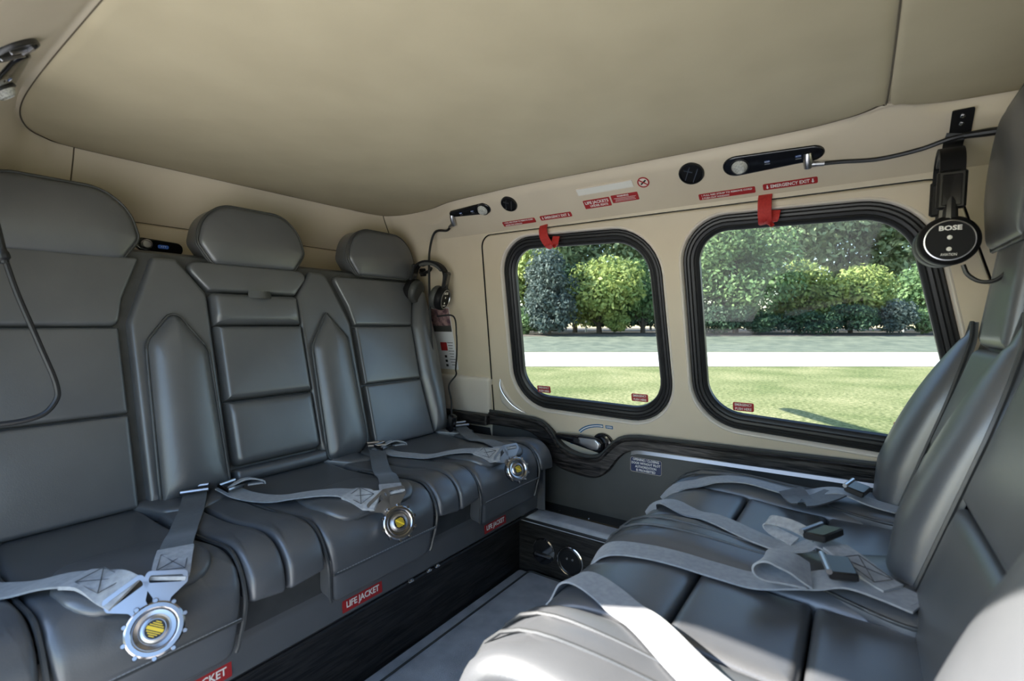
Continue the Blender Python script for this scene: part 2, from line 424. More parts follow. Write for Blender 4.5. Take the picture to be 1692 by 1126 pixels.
# black wooden plinth under the rear bench
mb = MB(); mb.add(*box_vf((-1.30, 0.70, 0.105), 0.74, 1.50, 0.21)); o = mb.build('baseboard_rear', 'wood_y', smooth=False); tag(o, kind='structure')

# step box beside the door: wooden face, carpeted top, black sill
mb = MB(); mb.add(*box_vf((-0.25, 1.385, 0.09), 1.36, 0.055, 0.18)); M['wood_step'] = wood('black_ebony_step_panel', 'x', (0.034, 0.031, 0.029)); sb = mb.build('baseboard_right', 'wood_step', smooth=False); tag(sb, kind='structure')
corner = [(-0.930 + 0.03 * math.sin(a) - 0.0, 1.3575 + 0.03 - 0.03 * math.cos(a)) for a in np.linspace(-0.2, 1.2, 6)]
P = round_poly([(-0.935, 1.350), (0.6, 1.350), (0.6, 1.425), (-0.935, 1.425)], 0.006, 3, 0.05)
v, f = outward(pillow_vf(P, lambda a, b_, h: Vector((a, b_, 0.182 + h)), 0.016, 0.012, 0, 0.01), (0, 0, 1)); make('step_carpet', v, f, 'carpet', sb)
v, f = tube_vf([(-0.935, 1.353, 0.180), (0.6, 1.353, 0.180)], 0.006, 8); make('step_edge', v, f, 'rubber', sb)
mb = MB(); mb.add(*box_vf((-0.2, 1.468, 0.182), 1.5, 0.09, 0.03, bev=0.006)); o = mb.build('sill_plate', 'gloss_black', sb)
for k, x in enumerate((-0.90, -0.82, -0.71, -0.60, -0.49)):
    v, f = lathe_vf([(0.0035, 0), (0.0035, 0.0012), (0.002, 0.002)], (x, 1.438, 0.197), (0, 0, 1), 10); make('screw', v, f, 'chrome', sb)

# window outlines on the wall plane (x, z)
def wloop(corners, radii): return round_poly(corners, radii, 10, 0.03)
win_glass = [
    wloop([(-0.995, 0.571), (-0.488, 0.560), (-0.503, 1.066), (-0.968, 1.080)], [0.095, 0.095, 0.105, 0.08]),
    wloop([(-0.352, 0.577), (0.195, 0.545), (0.078, 1.062), (-0.362, 1.073)], [0.095, 0.09, 0.11, 0.075])]
# door_1: cream door skin with two window openings
door_out = round_poly([(-1.152, 0.36), (0.40, 0.36), (0.150, 1.131), (-1.082, 1.139)], [0.0, 0.0, 0.06, 0.045], 8, 0.04)
holes = [offset_poly(g, 0.050) for g in win_glass]
door = thing('door_1', (-0.4, wy(0.455), 0.2), None, None, kind='structure')
inner = offset_poly(door_out, -0.006)
v, f = fill_vf(inner, [h for h in holes], lambda a, b_: W(a, b_)); v, f = outward((v, f), (0, -1, 0))
sk = make('door_skin', v, f, 'cream', door)
mb = MB()
mb.add(*outward(loft_vf([[W(p[0], p[1], h) for p in offset_poly(door_out, d)] for d, h in ((0, -0.03), (0, -0.008), (-0.0015, -0.003), (-0.0035, -0.001), (-0.006, 0))]), (0, -1, 0)))
mb.build('door_edge', 'cream', door)
v, f = loft_vf([[W(p[0], p[1], -0.027) for p in offset_poly(door_out, d)] for d in (-0.004, 0.025)]); make('door_seal', *outward((v, f), (0, -1, 0)), 'rubber', door)
for g in win_glass:
    mb = MB()
    prof = [(0.050, 0.0), (0.0485, 0.0012), (0.0465, 0.0020), (0.0445, 0.0014), (0.0420, -0.003), (0.0400, -0.010), (0.039, -0.024)]
    mb.add(*loft_vf([[W(p[0], p[1], h) for p in offset_poly(g, d)] for d, h in prof]))
    v, f = outward((mb.v, mb.f), (0, -1, 0)); make('window_reveal', v, f, 'cream_pale', door)
# windows: ribbed gasket and pane
for k, g in enumerate(win_glass):
    wd = thing('window_%d' % (k + 1), W(g[0][0], g[0][1]), None, None, kind='structure')
    prof = [(0.040, -0.03), (0.040, -0.012), (0.037, -0.008), (0.033, -0.008), (0.031, -0.0105), (0.029, -0.009), (0.024, -0.009), (0.022, -0.012), (0.020, -0.0105), (0.014, -0.012), (0.012, -0.015), (0.010, -0.014), (0.004, -0.017), (0.0, -0.022), (-0.001, -0.034)]
    v, f = outward(loft_vf([[W(p[0], p[1], h) for p in offset_poly(g, d)] for d, h in prof]), (0, -1, 0)); make('gasket', v, f, 'rubber', wd, 25)
    G = offset_poly(g, 0.004); v = [W(p[0], p[1], -0.030) for p in G]; v2 = [W(p[0], p[1], -0.033) for p in G]; n = len(G)
    make('pane', v, [tuple(range(n))], 'pane', wd, smooth=False)
    tag(bpy.data.objects[wd.name].children[-1], 'tinted clear window pane')

# lower door panel, wood rail and chrome strip
zl = LOWY - 0.002
# wood rail: outline with the dip under the door lever, pillowed off the wall
top = [(-1.15, 0.497), (-0.98, 0.492), (-0.915, 0.484), (-0.875, 0.455), (-0.845, 0.415), (-0.80, 0.392), (-0.735, 0.386), (-0.69, 0.398), (-0.655, 0.435), (-0.62, 0.462), (-0.57, 0.474), (-0.45, 0.478), (0.50, 0.496)]
bot = [(0.50, 0.446), (-0.45, 0.436), (-0.575, 0.430), (-0.625, 0.400), (-0.665, 0.347), (-0.715, 0.318), (-0.80, 0.322), (-0.865, 0.342), (-0.905, 0.395), (-0.945, 0.430), (-1.00, 0.446), (-1.15, 0.448)]
tp = [(p.x, p.y) for p in catmull([(a, b_, 0) for a, b_ in top], 6)]; bp_ = [(p.x, p.y) for p in catmull([(a, b_, 0) for a, b_ in bot], 6)]
def by_x(pts, x): return float(np.interp(x, [p[0] for p in sorted(pts)], [p[1] for p in sorted(pts)]))
xs = np.linspace(-1.148, 0.50, 150); rows = []
midl = [(x, by_x(bp_, x) * 0.6 + by_x(tp, x) * 0.4) for x in xs]
v, f = fill_vf([(-1.148, 0.19), (0.50, 0.19)] + midl[::-1], [], lambda a, b_: Vector((a, LOWY - 0.004, b_)))
make('lower_panel', *outward((v, f), (0, -1, 0)), 'dark_leather', door)
for s, h in ((0.0, -0.01), (0.0, 0.010), (0.10, 0.016), (0.75, 0.018), (0.86, 0.026), (0.93, 0.028), (1.0, 0.022), (1.0, -0.02)):
    row = []
    for x in xs:
        z = by_x(bp_, x) * (1 - s) + by_x(tp, x) * s; row.append(Vector((x, LOWY - 0.004 - h, z)))
    rows.append(row)
v, f = outward(loft_vf(rows, False), (0, -1, 0)); make('wood_rail', v, f, 'wood_x', door, 40)
rows = []
for s, h in ((-0.01, 0.012), (0.0, 0.020), (0.006, 0.022), (0.010, 0.017)):
    rows.append([Vector((x, LOWY - 0.004 - h, by_x(tp, x) + s)) for x in xs])
v, f = outward(loft_vf(rows, False), (0, -1, 0.5)); make('rail_cap', v, f, 'dark_leather', door, 60)
mb = MB(); xs2 = np.linspace(-0.585, 0.06, 30)
rows = [[Vector((x, LOWY - 0.004 - h, by_x(bp_, x) + dz)) for x in xs2] for dz, h in ((0.001, 0.002), (0.001, 0.009), (-0.010, 0.0135), (-0.010, 0.002))]
v, f = outward(loft_vf(rows, False), (0, -1, 0)); make('chrome_strip', v, f, 'steel', door, 20)

# wall_right: rear pillar and the flat band above the door
wr = thing('wall_right', (-0.4, 1.47, 0.2), None, None, kind='structure')
hole = offset_poly(round_poly([(-1.155, 0.19), (0.40, 0.19), (0.40, 0.36), (0.150, 1.131), (-1.082, 1.139), (-1.152, 0.36)], [0, 0, 0, 0.06, 0.045, 0], 8, 0.04), 0.0022)
v, f = fill_vf([(-1.62, 0.0), (0.9, 0.0), (0.9, 1.152), (-1.62, 1.152)], [hole], lambda a, b_: W(a, b_, 0.0)); make('pillar_skin', *outward((v, f), (0, -1, 0)), 'cream', wr)
mb = MB(); mb.add(*outward(loft_vf([[W(p[0], p[1], h) for p in hole] for h in (0.0, -0.028)]), (0, -1, 0))); mb.build('door_rebate', 'void', wr)
v, f = outward(pillow_vf(round_poly([(-1.5, 0.485), (-1.150, 0.485), (-1.128, 0.632), (-1.5, 0.632)], 0.012, 4, 0.04), lambda a, b_, h: W(a, b_, h), 0.013, 0.010, 0.003, 0.01), (0, -1, 0)); make('pillar_panel', v, f, 'cream_pale', wr)
mb = MB(); mb.add(*box_vf((-1.33, 1.478, 0.465), 0.35, 0.04, 0.04, bev=0.004)); mb.build('pillar_rail', 'wood_x', wr)
# outer skin so no daylight leaks round the seams
mb = MB()
for a in ((-1.62, -1.17), (0.42, 0.9)): mb.add(*box_vf(((a[0] + a[1]) / 2, 1.53, 0.62), a[1] - a[0], 0.05, 1.25))
mb.add(*box_vf((-0.36, 1.56, 0.10), 2.5, 0.05, 0.75)); mb.add(*box_vf((-0.36, 1.42, 1.22), 2.5, 0.05, 0.12))
mb.build('outer_skin', 'void', wr, smooth=False)

# ceiling panel with its rounded outline, and the padded surround
CZ = 1.25
outline = [(0.035, 0.24), (0.035, 0.60), (0.035, 1.13), (0.022, 1.185), (-0.035, 1.217), (-0.15, 1.232), (-0.50, 1.232), (-0.80, 1.228), (-1.00, 1.240), (-1.15, 1.255), (-1.27, 1.290), (-1.40, 1.302), (-1.475, 1.285), (-1.512, 1.235), (-1.522, 1.0), (-1.522, 0.60), (-1.520, 0.36), (-1.495, 0.30), (-1.44, 0.262), (-1.33, 0.236), (-1.15, 0.225), (-0.8, 0.222), (-0.3, 0.222), (-0.05, 0.222)]
CO = smooth_poly(outline, 6, 0.03)
ce = thing('ceiling', (-0.7, YC, CZ), None, None, kind='structure')
Cin = np.array(CO)
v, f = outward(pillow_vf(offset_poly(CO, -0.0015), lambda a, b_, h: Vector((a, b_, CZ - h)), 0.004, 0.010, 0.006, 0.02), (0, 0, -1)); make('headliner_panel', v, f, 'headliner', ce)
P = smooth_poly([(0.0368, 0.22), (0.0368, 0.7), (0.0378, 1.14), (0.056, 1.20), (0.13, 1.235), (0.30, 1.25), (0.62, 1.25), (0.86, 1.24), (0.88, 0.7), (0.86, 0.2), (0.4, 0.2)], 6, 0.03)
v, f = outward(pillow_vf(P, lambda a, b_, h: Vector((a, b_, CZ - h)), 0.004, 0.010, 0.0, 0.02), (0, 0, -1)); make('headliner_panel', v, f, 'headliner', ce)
mb = MB(); mb.add(*box_vf((-0.38, 0.70, 1.31), 2.55, 1.55, 0.06)); mb.build('roof_backing', 'void', ce, smooth=False)
make('joint_welt', *tube_vf([(0.0367, y, CZ + 0.001) for y in np.linspace(0.22, 1.17, 12)], 0.0020, 6), 'headliner', ce)
make('edge_welt', *tube_vf([(p[0], p[1], CZ - 0.0008) for p in CO], 0.0013, 6, True), 'seam', ce)
# surround: strips running from the ceiling edge down to the walls
def sdf_clamp(p):
    """push a point outward to the rounded rectangle where the walls begin"""
    x0, y0, y1, r = -1.60, 0.065, 1.335, 0.10
    x, y = p
    if x > -1.2: return (x, y1 if y > YC else y0)
    cx = x0 + r
    if y1 - r > y > y0 + r: return (x0, y)
    cy = (y1 - r) if y > YC else (y0 + r); d = np.array([min(x - cx, -1e-4), y - cy]); n = np.linalg.norm(d)
    if x > cx: return (x, y1 if y > YC else y0)
    q = np.array([cx, cy]) + d / n * r; return (float(q[0]), float(q[1]))
path = [(0.86, 1.248), (0.62, 1.250), (0.40, 1.250), (0.24, 1.247), (0.14, 1.236), (0.085, 1.215), (0.055, 1.195), (0.038, 1.186), (0.020, 1.190), (-0.035, 1.219)] + outline[5:] + [(0.2, 0.222), (0.5, 0.222), (0.86, 0.222)]
pth = [np.array((p.x, p.y)) for p in catmull([(a, b_, 0) for a, b_ in path], 10)]
S_ = [(0, 0.0, 0.02), (0.0, -0.0, 0.0), (0.035, 0.0, 0.0), (0.07, 0.035, 0), (0.11, 0.095, 0), (0.18, 0.18, 0), (0.35, 0.35, 0), (0.55, 0.55, 0), (0.78, 0.78, 0), (0.92, 0.925, 0), (1.0, 1.0, 0)]
rows = []
ends = []
for p in pth:
    o2 = np.array(sdf_clamp(p)); dx = abs(o2[0] - p[0]); dy = abs(o2[1] - p[1]); wr_ = (dx / (dx + dy + 1e-9)) ** 1.0 if p[0] < -1.2 else 0.0
    ends.append((o2, 1.150 * (1 - wr_) + 1.108 * wr_))
E2 = np.array([e[0] for e in ends]); EZ = np.array([e[1] for e in ends])
for _ in range(6):
    E2[1:-1] = (E2[:-2] + 2 * E2[1:-1] + E2[2:]) / 4 * 0.5 + E2[1:-1] * 0.5; EZ[1:-1] = (EZ[:-2] + 2 * EZ[1:-1] + EZ[2:]) / 4
HPY, HPZ = 1.3398, 1.1458
CL = 1.436                                      # the near header sits a little further in
def header_z(y): return HPZ + (HPY - y) * 0.11 / 0.13
for s, zf, up in S_:
    row = []
    for i in range(len(pth)):
        p = pth[i]; wgt = 0.0
        if p[0] < -1.20: wgt = min(1.0, max(0.0, (-1.20 - p[0]) / 0.24)); wgt = wgt * wgt * (3 - 2 * wgt)
        q = p * (1 - s) + E2[i] * s; lin = Vector((q[0], q[1], CZ - 0.001 + up - (CZ - 0.001 - EZ[i]) * zf))
        side = 1 if p[1] > YC else -1; py = p[1] if side > 0 else CL - p[1]
        y = py + (HPY - py) * s; z = header_z(y) if s > 0.1 else (CZ - 0.001) * (1 - s / 0.11) + header_z(y) * (s / 0.11)
        if s <= 0.05: z = CZ - 0.001 + up - 0.002 * (s > 0)
        pln = Vector((p[0], y if side > 0 else CL - y, z + (up if s > 0.05 else 0)))
        row.append(pln.lerp(lin, wgt))
    rows.append(row)
iy1 = min(range(len(pth)), key=lambda i: abs(pth[i][1] - 1.262) + (5 if pth[i][0] > -1.49 else 0)); iy2 = min(range(len(pth)), key=lambda i: abs(pth[i][1] - 0.362) + (5 if pth[i][0] > -1.4 else 0))
for nm, a, b_ in (('trim_1', 0, iy1 + 1), ('trim_2', iy1, iy2 + 1), ('trim_3', iy2, len(pth))):
    sub = [r_[a:b_] for r_ in rows]
    sub = [list(r_) for r_ in sub]
    for r_ in sub:     # leave a fine joint between neighbouring strips
        if a > 0: r_[0] = r_[0] + (r_[1] - r_[0]).normalized() * 0.0015
        if b_ < len(pth): r_[-1] = r_[-1] + (r_[-2] - r_[-1]).normalized() * 0.0015
    v, f = loft_vf(sub, False); s = sum(((v[q[1]] - v[q[0]]).cross(v[q[2]] - v[q[0]])).z for q in f)
    if s > 0: f = [tuple(reversed(q)) for q in f]
    tag(make(nm, v, f, 'cream', None, 60), kind='structure')
for k in (iy1, iy2):   # piped welt in each joint
    make('joint_welt', *tube_vf([r_[k] + Vector((-0.0006, 0, -0.0004)) for r_ in rows[2:]], 0.0016, 6), 'seam', ce)
# wall_rear: flat panel below the surround with the horizontal joint
mb = MB(); rw = thing('wall_rear', (-1.6, YC, 0.2), None, None, kind='structure')
v, f = outward(pillow_vf(round_poly([(-0.1, 0.30), (1.40, 0.30), (1.40, 1.1065), (-0.1, 1.1065)], 0.01, 3, 0.05), lambda a, b_, h: Vector((-1.602 + h, a, b_)), 0.006, 0.008, 0, 0.01), (1, 0, 0)); make('rear_panel', v, f, 'cream', rw)
mb = MB(); mb.add(*box_vf((-1.66, 0.70, 0.65), 0.06, 1.7, 1.38)); mb.build('bulkhead', 'void', rw, smooth=False)
# wall_left: the doorway on the near side stands open; posts, header and sill
wl = thing('wall_left', (-0.4, -0.05, 0.2), None, None, kind='structure')
lh = round_poly([(-1.10, 0.02), (0.62, 0.02), (0.30, 1.10), (-1.06, 1.135)], [0.03, 0.03, 0.10, 0.10], 8, 0.05)
def WL(a, b_, h=0.0): q = W(a, b_, h); return Vector((q.x, 2 * YC - q.y, q.z))
v, f = fill_vf([(-1.62, 0.0), (0.9, 0.0), (0.9, 1.152), (-1.62, 1.152)], [lh], lambda a, b_: WL(a, b_)); make('pillar_skin', *outward((v, f), (0, 1, 0)), 'cream', wl)
v, f = loft_vf([[WL(p[0], p[1], 0) for p in lh], [WL(p[0], p[1], -0.05) for p in lh]]); make('door_frame', v, f, 'rubber', wl)
v, f = fill_vf([(-1.62, 0.0), (0.9, 0.0), (0.9, 1.30), (-1.62, 1.30)], [lh], lambda a, b_: WL(a, b_, -0.05)); make('outer_skin', *outward((v, f), (0, -1, 0)), 'white', wl)
# wall_front: low bulkhead behind the forward bench
mb = MB(); mb.add(*box_vf((0.50, 0.70, 0.48), 0.05, 1.52, 0.96)); o = mb.build('wall_front', 'cream', smooth=False); tag(o, kind='structure')
# cockpit ahead of the bulkhead: roof, sills and nose round the windscreen opening
make('cockpit_roof', *box_vf((1.45, 0.70, 1.30), 1.14, 1.55, 0.06), 'headliner', o, smooth=False)
make('cockpit_floor', *box_vf((1.45, 0.70, -0.03), 1.14, 1.55, 0.06), 'void', o, smooth=False)
for y in (-0.08, 1.48): make('cockpit_side', *box_vf((1.45, y, 0.35), 1.14, 0.05, 0.80), 'dark_leather', o, smooth=False)
for y in (-0.05, 1.45): make('cockpit_post', *box_vf((1.0, y, 1.0), 0.16, 0.06, 0.60), 'cream', o, smooth=False)
make('nose_panel', *box_vf((2.04, 0.70, 0.40), 0.06, 1.55, 0.85), 'black', o, smooth=False)

# ------------------------------------------------------------------ rear bench
BS = 0.26
BNV = Vector((1, 0, BS)).normalized()
def B(y, z, h=0.0): return Vector((-1.345 - BS * (z - 0.83), y, z)) + BNV * h     # 15 mm behind the visible leather
rb = thing('bench_seat', (-1.15, YC, 0.21), 'grey leather three-seat bench along the rear wall with three headrests', 'bench')
bk = MB(); bk.add(*box_vf((0, 0, 0), 0.05, 1.33, 0.60, rotm((1, 0, BS), (0, 1, 0)), 0.01)); v = [p + Vector((-1.372 + 0.025, YC, 0.715)) for p in bk.v]
make('backrest_shell', v, bk.f, 'piping', rb)
XP = (1, 0, 0)
def back_panel(nm, pts, rad, H=0.012, r=0.007, dome=0.003, mat='leather', parent=rb, base=0.0, pipe=None):
    P = round_poly(pts, rad, 5, 0.025) if not isinstance(rad, str) else smooth_poly(pts, 6, 0.02)
    o = pillow(nm, P, B, H, r, mat, parent, XP, dome, 0.012, base)
    if pipe: pipe_on('piping', P, B, base + 0.004, pipe, 'piping', o)
    return o
g = 0.0015
def mir(pts): return [(2 * YC - 0.014 - a, b_) for a, b_ in pts][::-1]        # bench is centred on y = 0.693
def seat_back_outer(side):
    """window-side seat backs; side = +1 far (window) seat, -1 near seat"""
    fx = (lambda p: p) if side > 0 else mir
    L0, R0 = 1.003, 1.250
    back_panel('back_panel', fx([(L0, 0.826), (R0, 0.826), (1.272, 0.900), (1.300, 0.985), (0.948, 0.985), (0.990, 0.888)]), [0.004, 0.004, 0.01, 0.02, 0.015, 0.02])
    back_panel('back_panel', fx([(L0, 0.637), (R0 - 0.004, 0.637), (R0, 0.823), (L0, 0.823)]), 0.004)
    back_panel('back_panel', fx([(L0, 0.440), (R0 + 0.012, 0.440), (R0 - 0.004, 0.634), (L0, 0.634)]), 0.004)
    back_panel('side_bolster', fx([(R0 + 0.016, 0.445), (1.330, 0.445), (1.349, 0.58), (1.357, 0.78), (1.342, 0.955), (1.304, 0.985), (1.276, 0.90), (R0 + 0.004, 0.823), (R0, 0.640)]), [0.004, 0.02, 0.03, 0.05, 0.03, 0.01, 0.01, 0.01, 0.01], 0.030, 0.035, 0.01)
seat_back_outer(1); seat_back_outer(-1)
# middle seat back
back_panel('back_panel', [(0.577, 0.914), (0.814, 0.914), (0.880, 0.990), (0.515, 0.990)], [0.008, 0.008, 0.02, 0.02])
back_panel('back_panel', [(0.578, 0.826), (0.811, 0.826), (0.813, 0.909), (0.577, 0.909)], [0.004, 0.004, 0.012, 0.012], 0.028, 0.016)
back_panel('back_panel', [(0.578, 0.637), (0.811, 0.637), (0.811, 0.824), (0.578, 0.824)], 0.003, 0.028, 0.012)
back_panel('back_panel', [(0.578, 0.478), (0.813, 0.478), (0.811, 0.635), (0.578, 0.635)], [0.018, 0.018, 0.003, 0.003], 0.028, 0.016)
back_panel('back_panel', [(0.576, 0.438), (0.832, 0.438), (0.832, 0.473), (0.576, 0.473)], 0.008, 0.022, 0.014)
mb = MB(); mb.add(*ribbon_vf(catmull([B(0.668, 0.905, 0.026), B(0.70, 0.900, 0.045), B(0.728, 0.905, 0.028)], 6), [B(0, 1, 0) - B(0, 0.9, 0)] * 13, 0.020, 0.0012)); mb.build('pull_tab', 'dark_leather', rb)
# columns between the seats with a pointed padded insert
for sgn in (0, 1):
    fx = (lambda p: p) if sgn == 0 else mir
    col = back_panel('column', fx([(0.399, 0.438), (0.572, 0.438), (0.572, 0.905), (0.512, 0.992), (0.462, 0.990), (0.428, 0.905), (0.400, 0.835)]), [0.003, 0.003, 0.03, 0.01, 0.01, 0.05, 0.05], 0.015, 0.010, 0.0)
    P = round_poly(fx([(0.417, 0.436), (0.560, 0.436), (0.553, 0.765), (0.488, 0.862), (0.425, 0.785)]), [0.004, 0.004, 0.05, 0.020, 0.05], 8, 0.02)
    ins = pillow('pointed_insert', P, B, 0.020, 0.030, 'leather', col, XP, 0.016, 0.010, 0.014)
    pipe_on('piping', P, B, 0.022, 0.0036, 'piping', col)
# headrests
HX = -1.43
def headrest(parent, mapf, ref, yc, dz=0.0):
    pts = [(yc - 0.112, 0.990), (yc + 0.112, 0.992), (yc + 0.147, 1.045), (yc + 0.132, 1.108), (yc + 0.082, 1.150), (yc - 0.082, 1.150), (yc - 0.132, 1.108), (yc - 0.147, 1.045)]
    pts = [(a, b_ + dz) for a, b_ in pts]
    P = round_poly(pts, [0.02, 0.02, 0.03, 0.10, 0.08, 0.08, 0.10, 0.03], 8, 0.015)
    o = pillow('headrest', P, mapf, 0.010, 0.010, 'leather', parent, ref, 0.012, 0.0, 0.072)
    loops = []
    for d, h in ((-0.02, -0.010), (-0.006, -0.006), (0.0, 0.004), (0.0, 0.040), (0.002, 0.068), (-0.001, 0.074)): loops.append([mapf(p[0], p[1], h) for p in offset_poly(P, d)])
    v, f = loft_vf(loops); n = len(P); f.append(tuple(range(n))); cen = sum(v, Vector()) / len(v)
    s = sum(((v[q[1]] - v[q[0]]).cross(v[q[2]] - v[q[0]])).dot((v[q[0]] + v[q[2]]) / 2 - cen) for q in f)
    if s < 0: f = [tuple(reversed(q)) for q in f]
    make('headrest_side', v, f, 'leather', o, 60)
    pipe_on('piping', offset_poly(P, 0.0015), mapf, 0.0745, 0.0034, 'dark_leather', o)
    pipe_on('piping', offset_poly(P, 0.0015), mapf, 0.062, 0.0022, 'dark_leather', o)
    return o
def HB(y, z, h): return Vector((-1.455 + h - 0.10 * (z - 1.0), y, z))
for yc, dz in ((0.292, -0.014), (0.712, -0.002), (1.165, 0.006)): headrest(rb, HB, XP, yc, dz)
for yc in (0.25, 0.69, 1.14):
    for dy in (-0.05, 0.05): make('headrest_post', *tube_vf([(-1.41, yc + dy, 0.95), (-1.41, yc + dy, 1.02)], 0.006, 8), 'steel', rb)

# cushions: profile from the back, over the nose and down the front
prof = catmull([(-1.262, 0, 0.428), (-1.15, 0, 0.418), (-1.02, 0, 0.420), (-0.92, 0, 0.432), (-0.868, 0, 0.428), (-0.838, 0, 0.400), (-0.832, 0, 0.355), (-0.838, 0, 0.315), (-0.844, 0, 0.280)], 10)
def make_profile(prof):
    arc = [0.0]
    for i in range(1, len(prof)): arc.append(arc[-1] + (prof[i] - prof[i - 1]).length)
    px = np.array([p.x for p in prof]); pz = np.array([p.z for p in prof]); arc = np.array(arc)
    tx = np.gradient(px, arc); tz = np.gradient(pz, arc)
    return arc, px, pz, tx, tz
def prof_map(pr, sgn):
    arc, px, pz, tx, tz = pr
    def fn(y, s, h=0.0):
        x = np.interp(s, arc, px); z = np.interp(s, arc, pz); a = np.interp(s, arc, tx); c = np.interp(s, arc, tz); l = math.hypot(a, c)
        if s < 0: x += s * tx[0]; z += s * tz[0]
        if s > arc[-1]: x += (s - arc[-1]) * tx[-1]; z += (s - arc[-1]) * tz[-1]
        return Vector((x - sgn * c / l * h, y, z + sgn * a / l * h))
    return fn
RP = make_profile(prof); RC = prof_map(RP, 1); RL = RP[0][-1]
NOSE = float(np.interp(-0.868, RP[1][:40], RP[0][:40]))
UP = (0.4, 0, 1)
def rear_cushion(yc, hw, ya, yb):
    """one place of the bench: centre pad of half width hw with a hanging flap, between bolsters reaching out to ya and yb"""
    q = hw / 0.147
    pad = pillow('seat_pad', round_poly([(yc - 0.135 * q, 0.0), (yc + 0.135 * q, 0.0), (yc + 0.145 * q, 0.20), (yc + hw, NOSE + 0.03), (yc + 0.132 * q, RL), (yc - 0.132 * q, RL), (yc - hw, NOSE + 0.03), (yc - 0.145 * q, 0.20)], [0.02, 0.02, 0.03, 0.03, 0.02, 0.02, 0.03, 0.03], 5, 0.02), RC, 0.012, 0.012, 'leather', rb, UP, 0.005, 0.03, drape=True)
    # raised thigh pad
    P = round_poly([(yc - 0.085 * q, NOSE - 0.175), (yc + 0.085 * q, NOSE - 0.175), (yc + 0.118 * q, NOSE - 0.06), (yc + 0.112 * q, NOSE + 0.025), (yc - 0.112 * q, NOSE + 0.025), (yc - 0.118 * q, NOSE - 0.06)], [0.03, 0.03, 0.05, 0.045, 0.045, 0.05], 6, 0.02)
    tpad = pillow('thigh_pad', P, RC, 0.008, 0.010, 'leather', pad, UP, 0.005, 0.006, 0.014, drape=True)
    # stitched seam on the hanging flap
    z0 = NOSE + 0.095
    mb = MB()
    for k in range(40):
        y = yc + q * (-0.135 + 0.27 * (k + 0.5) / 40); mb.add(*tube_vf([RC(y - 0.0022, z0, 0.0185), RC(y + 0.0022, z0, 0.0185)], 0.0008, 4))
    tag(mb.build('stitching', 'web', pad), kind='stuff')
    make('seam_roll', *tube_vf([RC(yc + q * (-0.139 + 0.278 * k / 20), z0 + 0.005, 0.0145) for k in range(21)], 0.0022, 6), 'piping', pad)
    P2 = [(0.150, NOSE - 0.25), (0.151, NOSE - 0.1), (0.151, NOSE), (0.149, NOSE + 0.07), (0.140, NOSE + 0.14), (0.135, RL - 0.01)]
    for sg in (-1, 1):
        pt = catmull([RC(yc + sg * a_ * q, t, 0.010) for a_, t in P2], 6); make('piping', *tube_vf(pt, 0.0036, 6), 'piping', pad)
    # side bolsters
    for sg, e in ((-1, ya), (1, yb)):
        i0 = yc + sg * (hw + 0.005)
        P = round_poly([(i0, 0.05), (e, 0.05), (e, NOSE + 0.092), (i0 + sg * 0.003, NOSE + 0.084)], [0.02, 0.006, 0.008, 0.008], 5, 0.02)
        pillow('side_bolster', P, RC, 0.015, 0.009, 'leather', rb, UP, 0.003, 0.03, drape=True)
        P = round_poly([(yc + sg * hw * 0.68, -0.005), (e, -0.005), (e, 0.115), (i0 + sg * 0.010, 0.085)], [0.02, 0.006, 0.01, 0.03], 5, 0.02)
        pillow('corner_pad', P, RC, 0.008, 0.012, 'leather', rb, UP, 0.003, 0.02, 0.016, drape=True)
for yc, hw, ya, yb in ((0.276, 0.120, 0.008, 0.4680), (0.700, 0.147, 0.4705, 0.9290), (1.162, 0.147, 0.9315, 1.390)): rear_cushion(yc, hw, ya, yb)
mb = MB(); mb.add(*box_vf((-1.07, 0.70, 0.335), 0.40, 1.37, 0.12, bev=0.01)); mb.build('seat_frame', 'piping', rb)
# leather apron under the cushions
rows = []
for x, z in ((-0.885, 0.375), (-0.880, 0.36), (-0.876, 0.315), (-0.868, 0.285), (-0.868, 0.275), (-0.874, 0.262), (-0.878, 0.215), (-0.890, 0.205), (-0.95, 0.205)):
    rows.append([Vector((x, y, z)) for y in np.linspace(0.0, 1.395, 30)])
v, f = outward(loft_vf(rows, False), (1, 0, 0)); make('apron', v, f, 'leather', rb, 40)
v, f = tube_vf([(-0.8785, y, 0.2065) for y in np.linspace(0.0, 1.395, 12)], 0.004, 6); make('apron_edge', v, f, 'rubber', rb)
mb = MB(); mb.add(*box_vf((-1.03, 1.392, 0.305), 0.36, 0.012, 0.20, bev=0.004)); mb.build('side_panel', 'leather', rb)
for k, (y, z) in enumerate(((0.81, 0.212), (0.87, 0.212), (0.90, 0.212))):
    make('apron_clip', *box_vf((-0.872, y, z), 0.008, 0.016, 0.007, bev=0.002), 'chrome', rb)

# ------------------------------------------------------------------ forward bench (on the right), facing aft
fb = thing('bench_seat', (-0.10, YC, 0.0), 'grey leather bench on the right facing the rear bench with belts lying on it', 'bench')
def FX(z): return 0.080 + 0.31 * (z - 0.45) if z < 0.80 else 0.1885 + 0.14 * (z - 0.80)
def FB(y, z, h=0.0): return Vector((FX(z) - 0.955 * h, y, z + (0.29 if z < 0.80 else 0.03) * h))
XM = (-1, 0, 0)
rows = []
for d in (0.045, 0.10):
    rows.append([Vector((FX(z) + d - 0.03, y, z)) for y in (0.06,) for z in np.linspace(0.36, 1.03, 14)])
mb = MB()
zz = np.linspace(0.34, 1.03, 14)
pts = [(FX(z) + 0.012, z) for z in zz] + [(FX(z) + 0.11, z) for z in zz[::-1]]
n = len(pts); yw = lambda z: 0.635 if z < 0.84 else 0.60
vA = [Vector((x, YC - yw(z), z)) for x, z in pts]; vB = [Vector((x, YC + yw(z), z)) for x, z in pts]
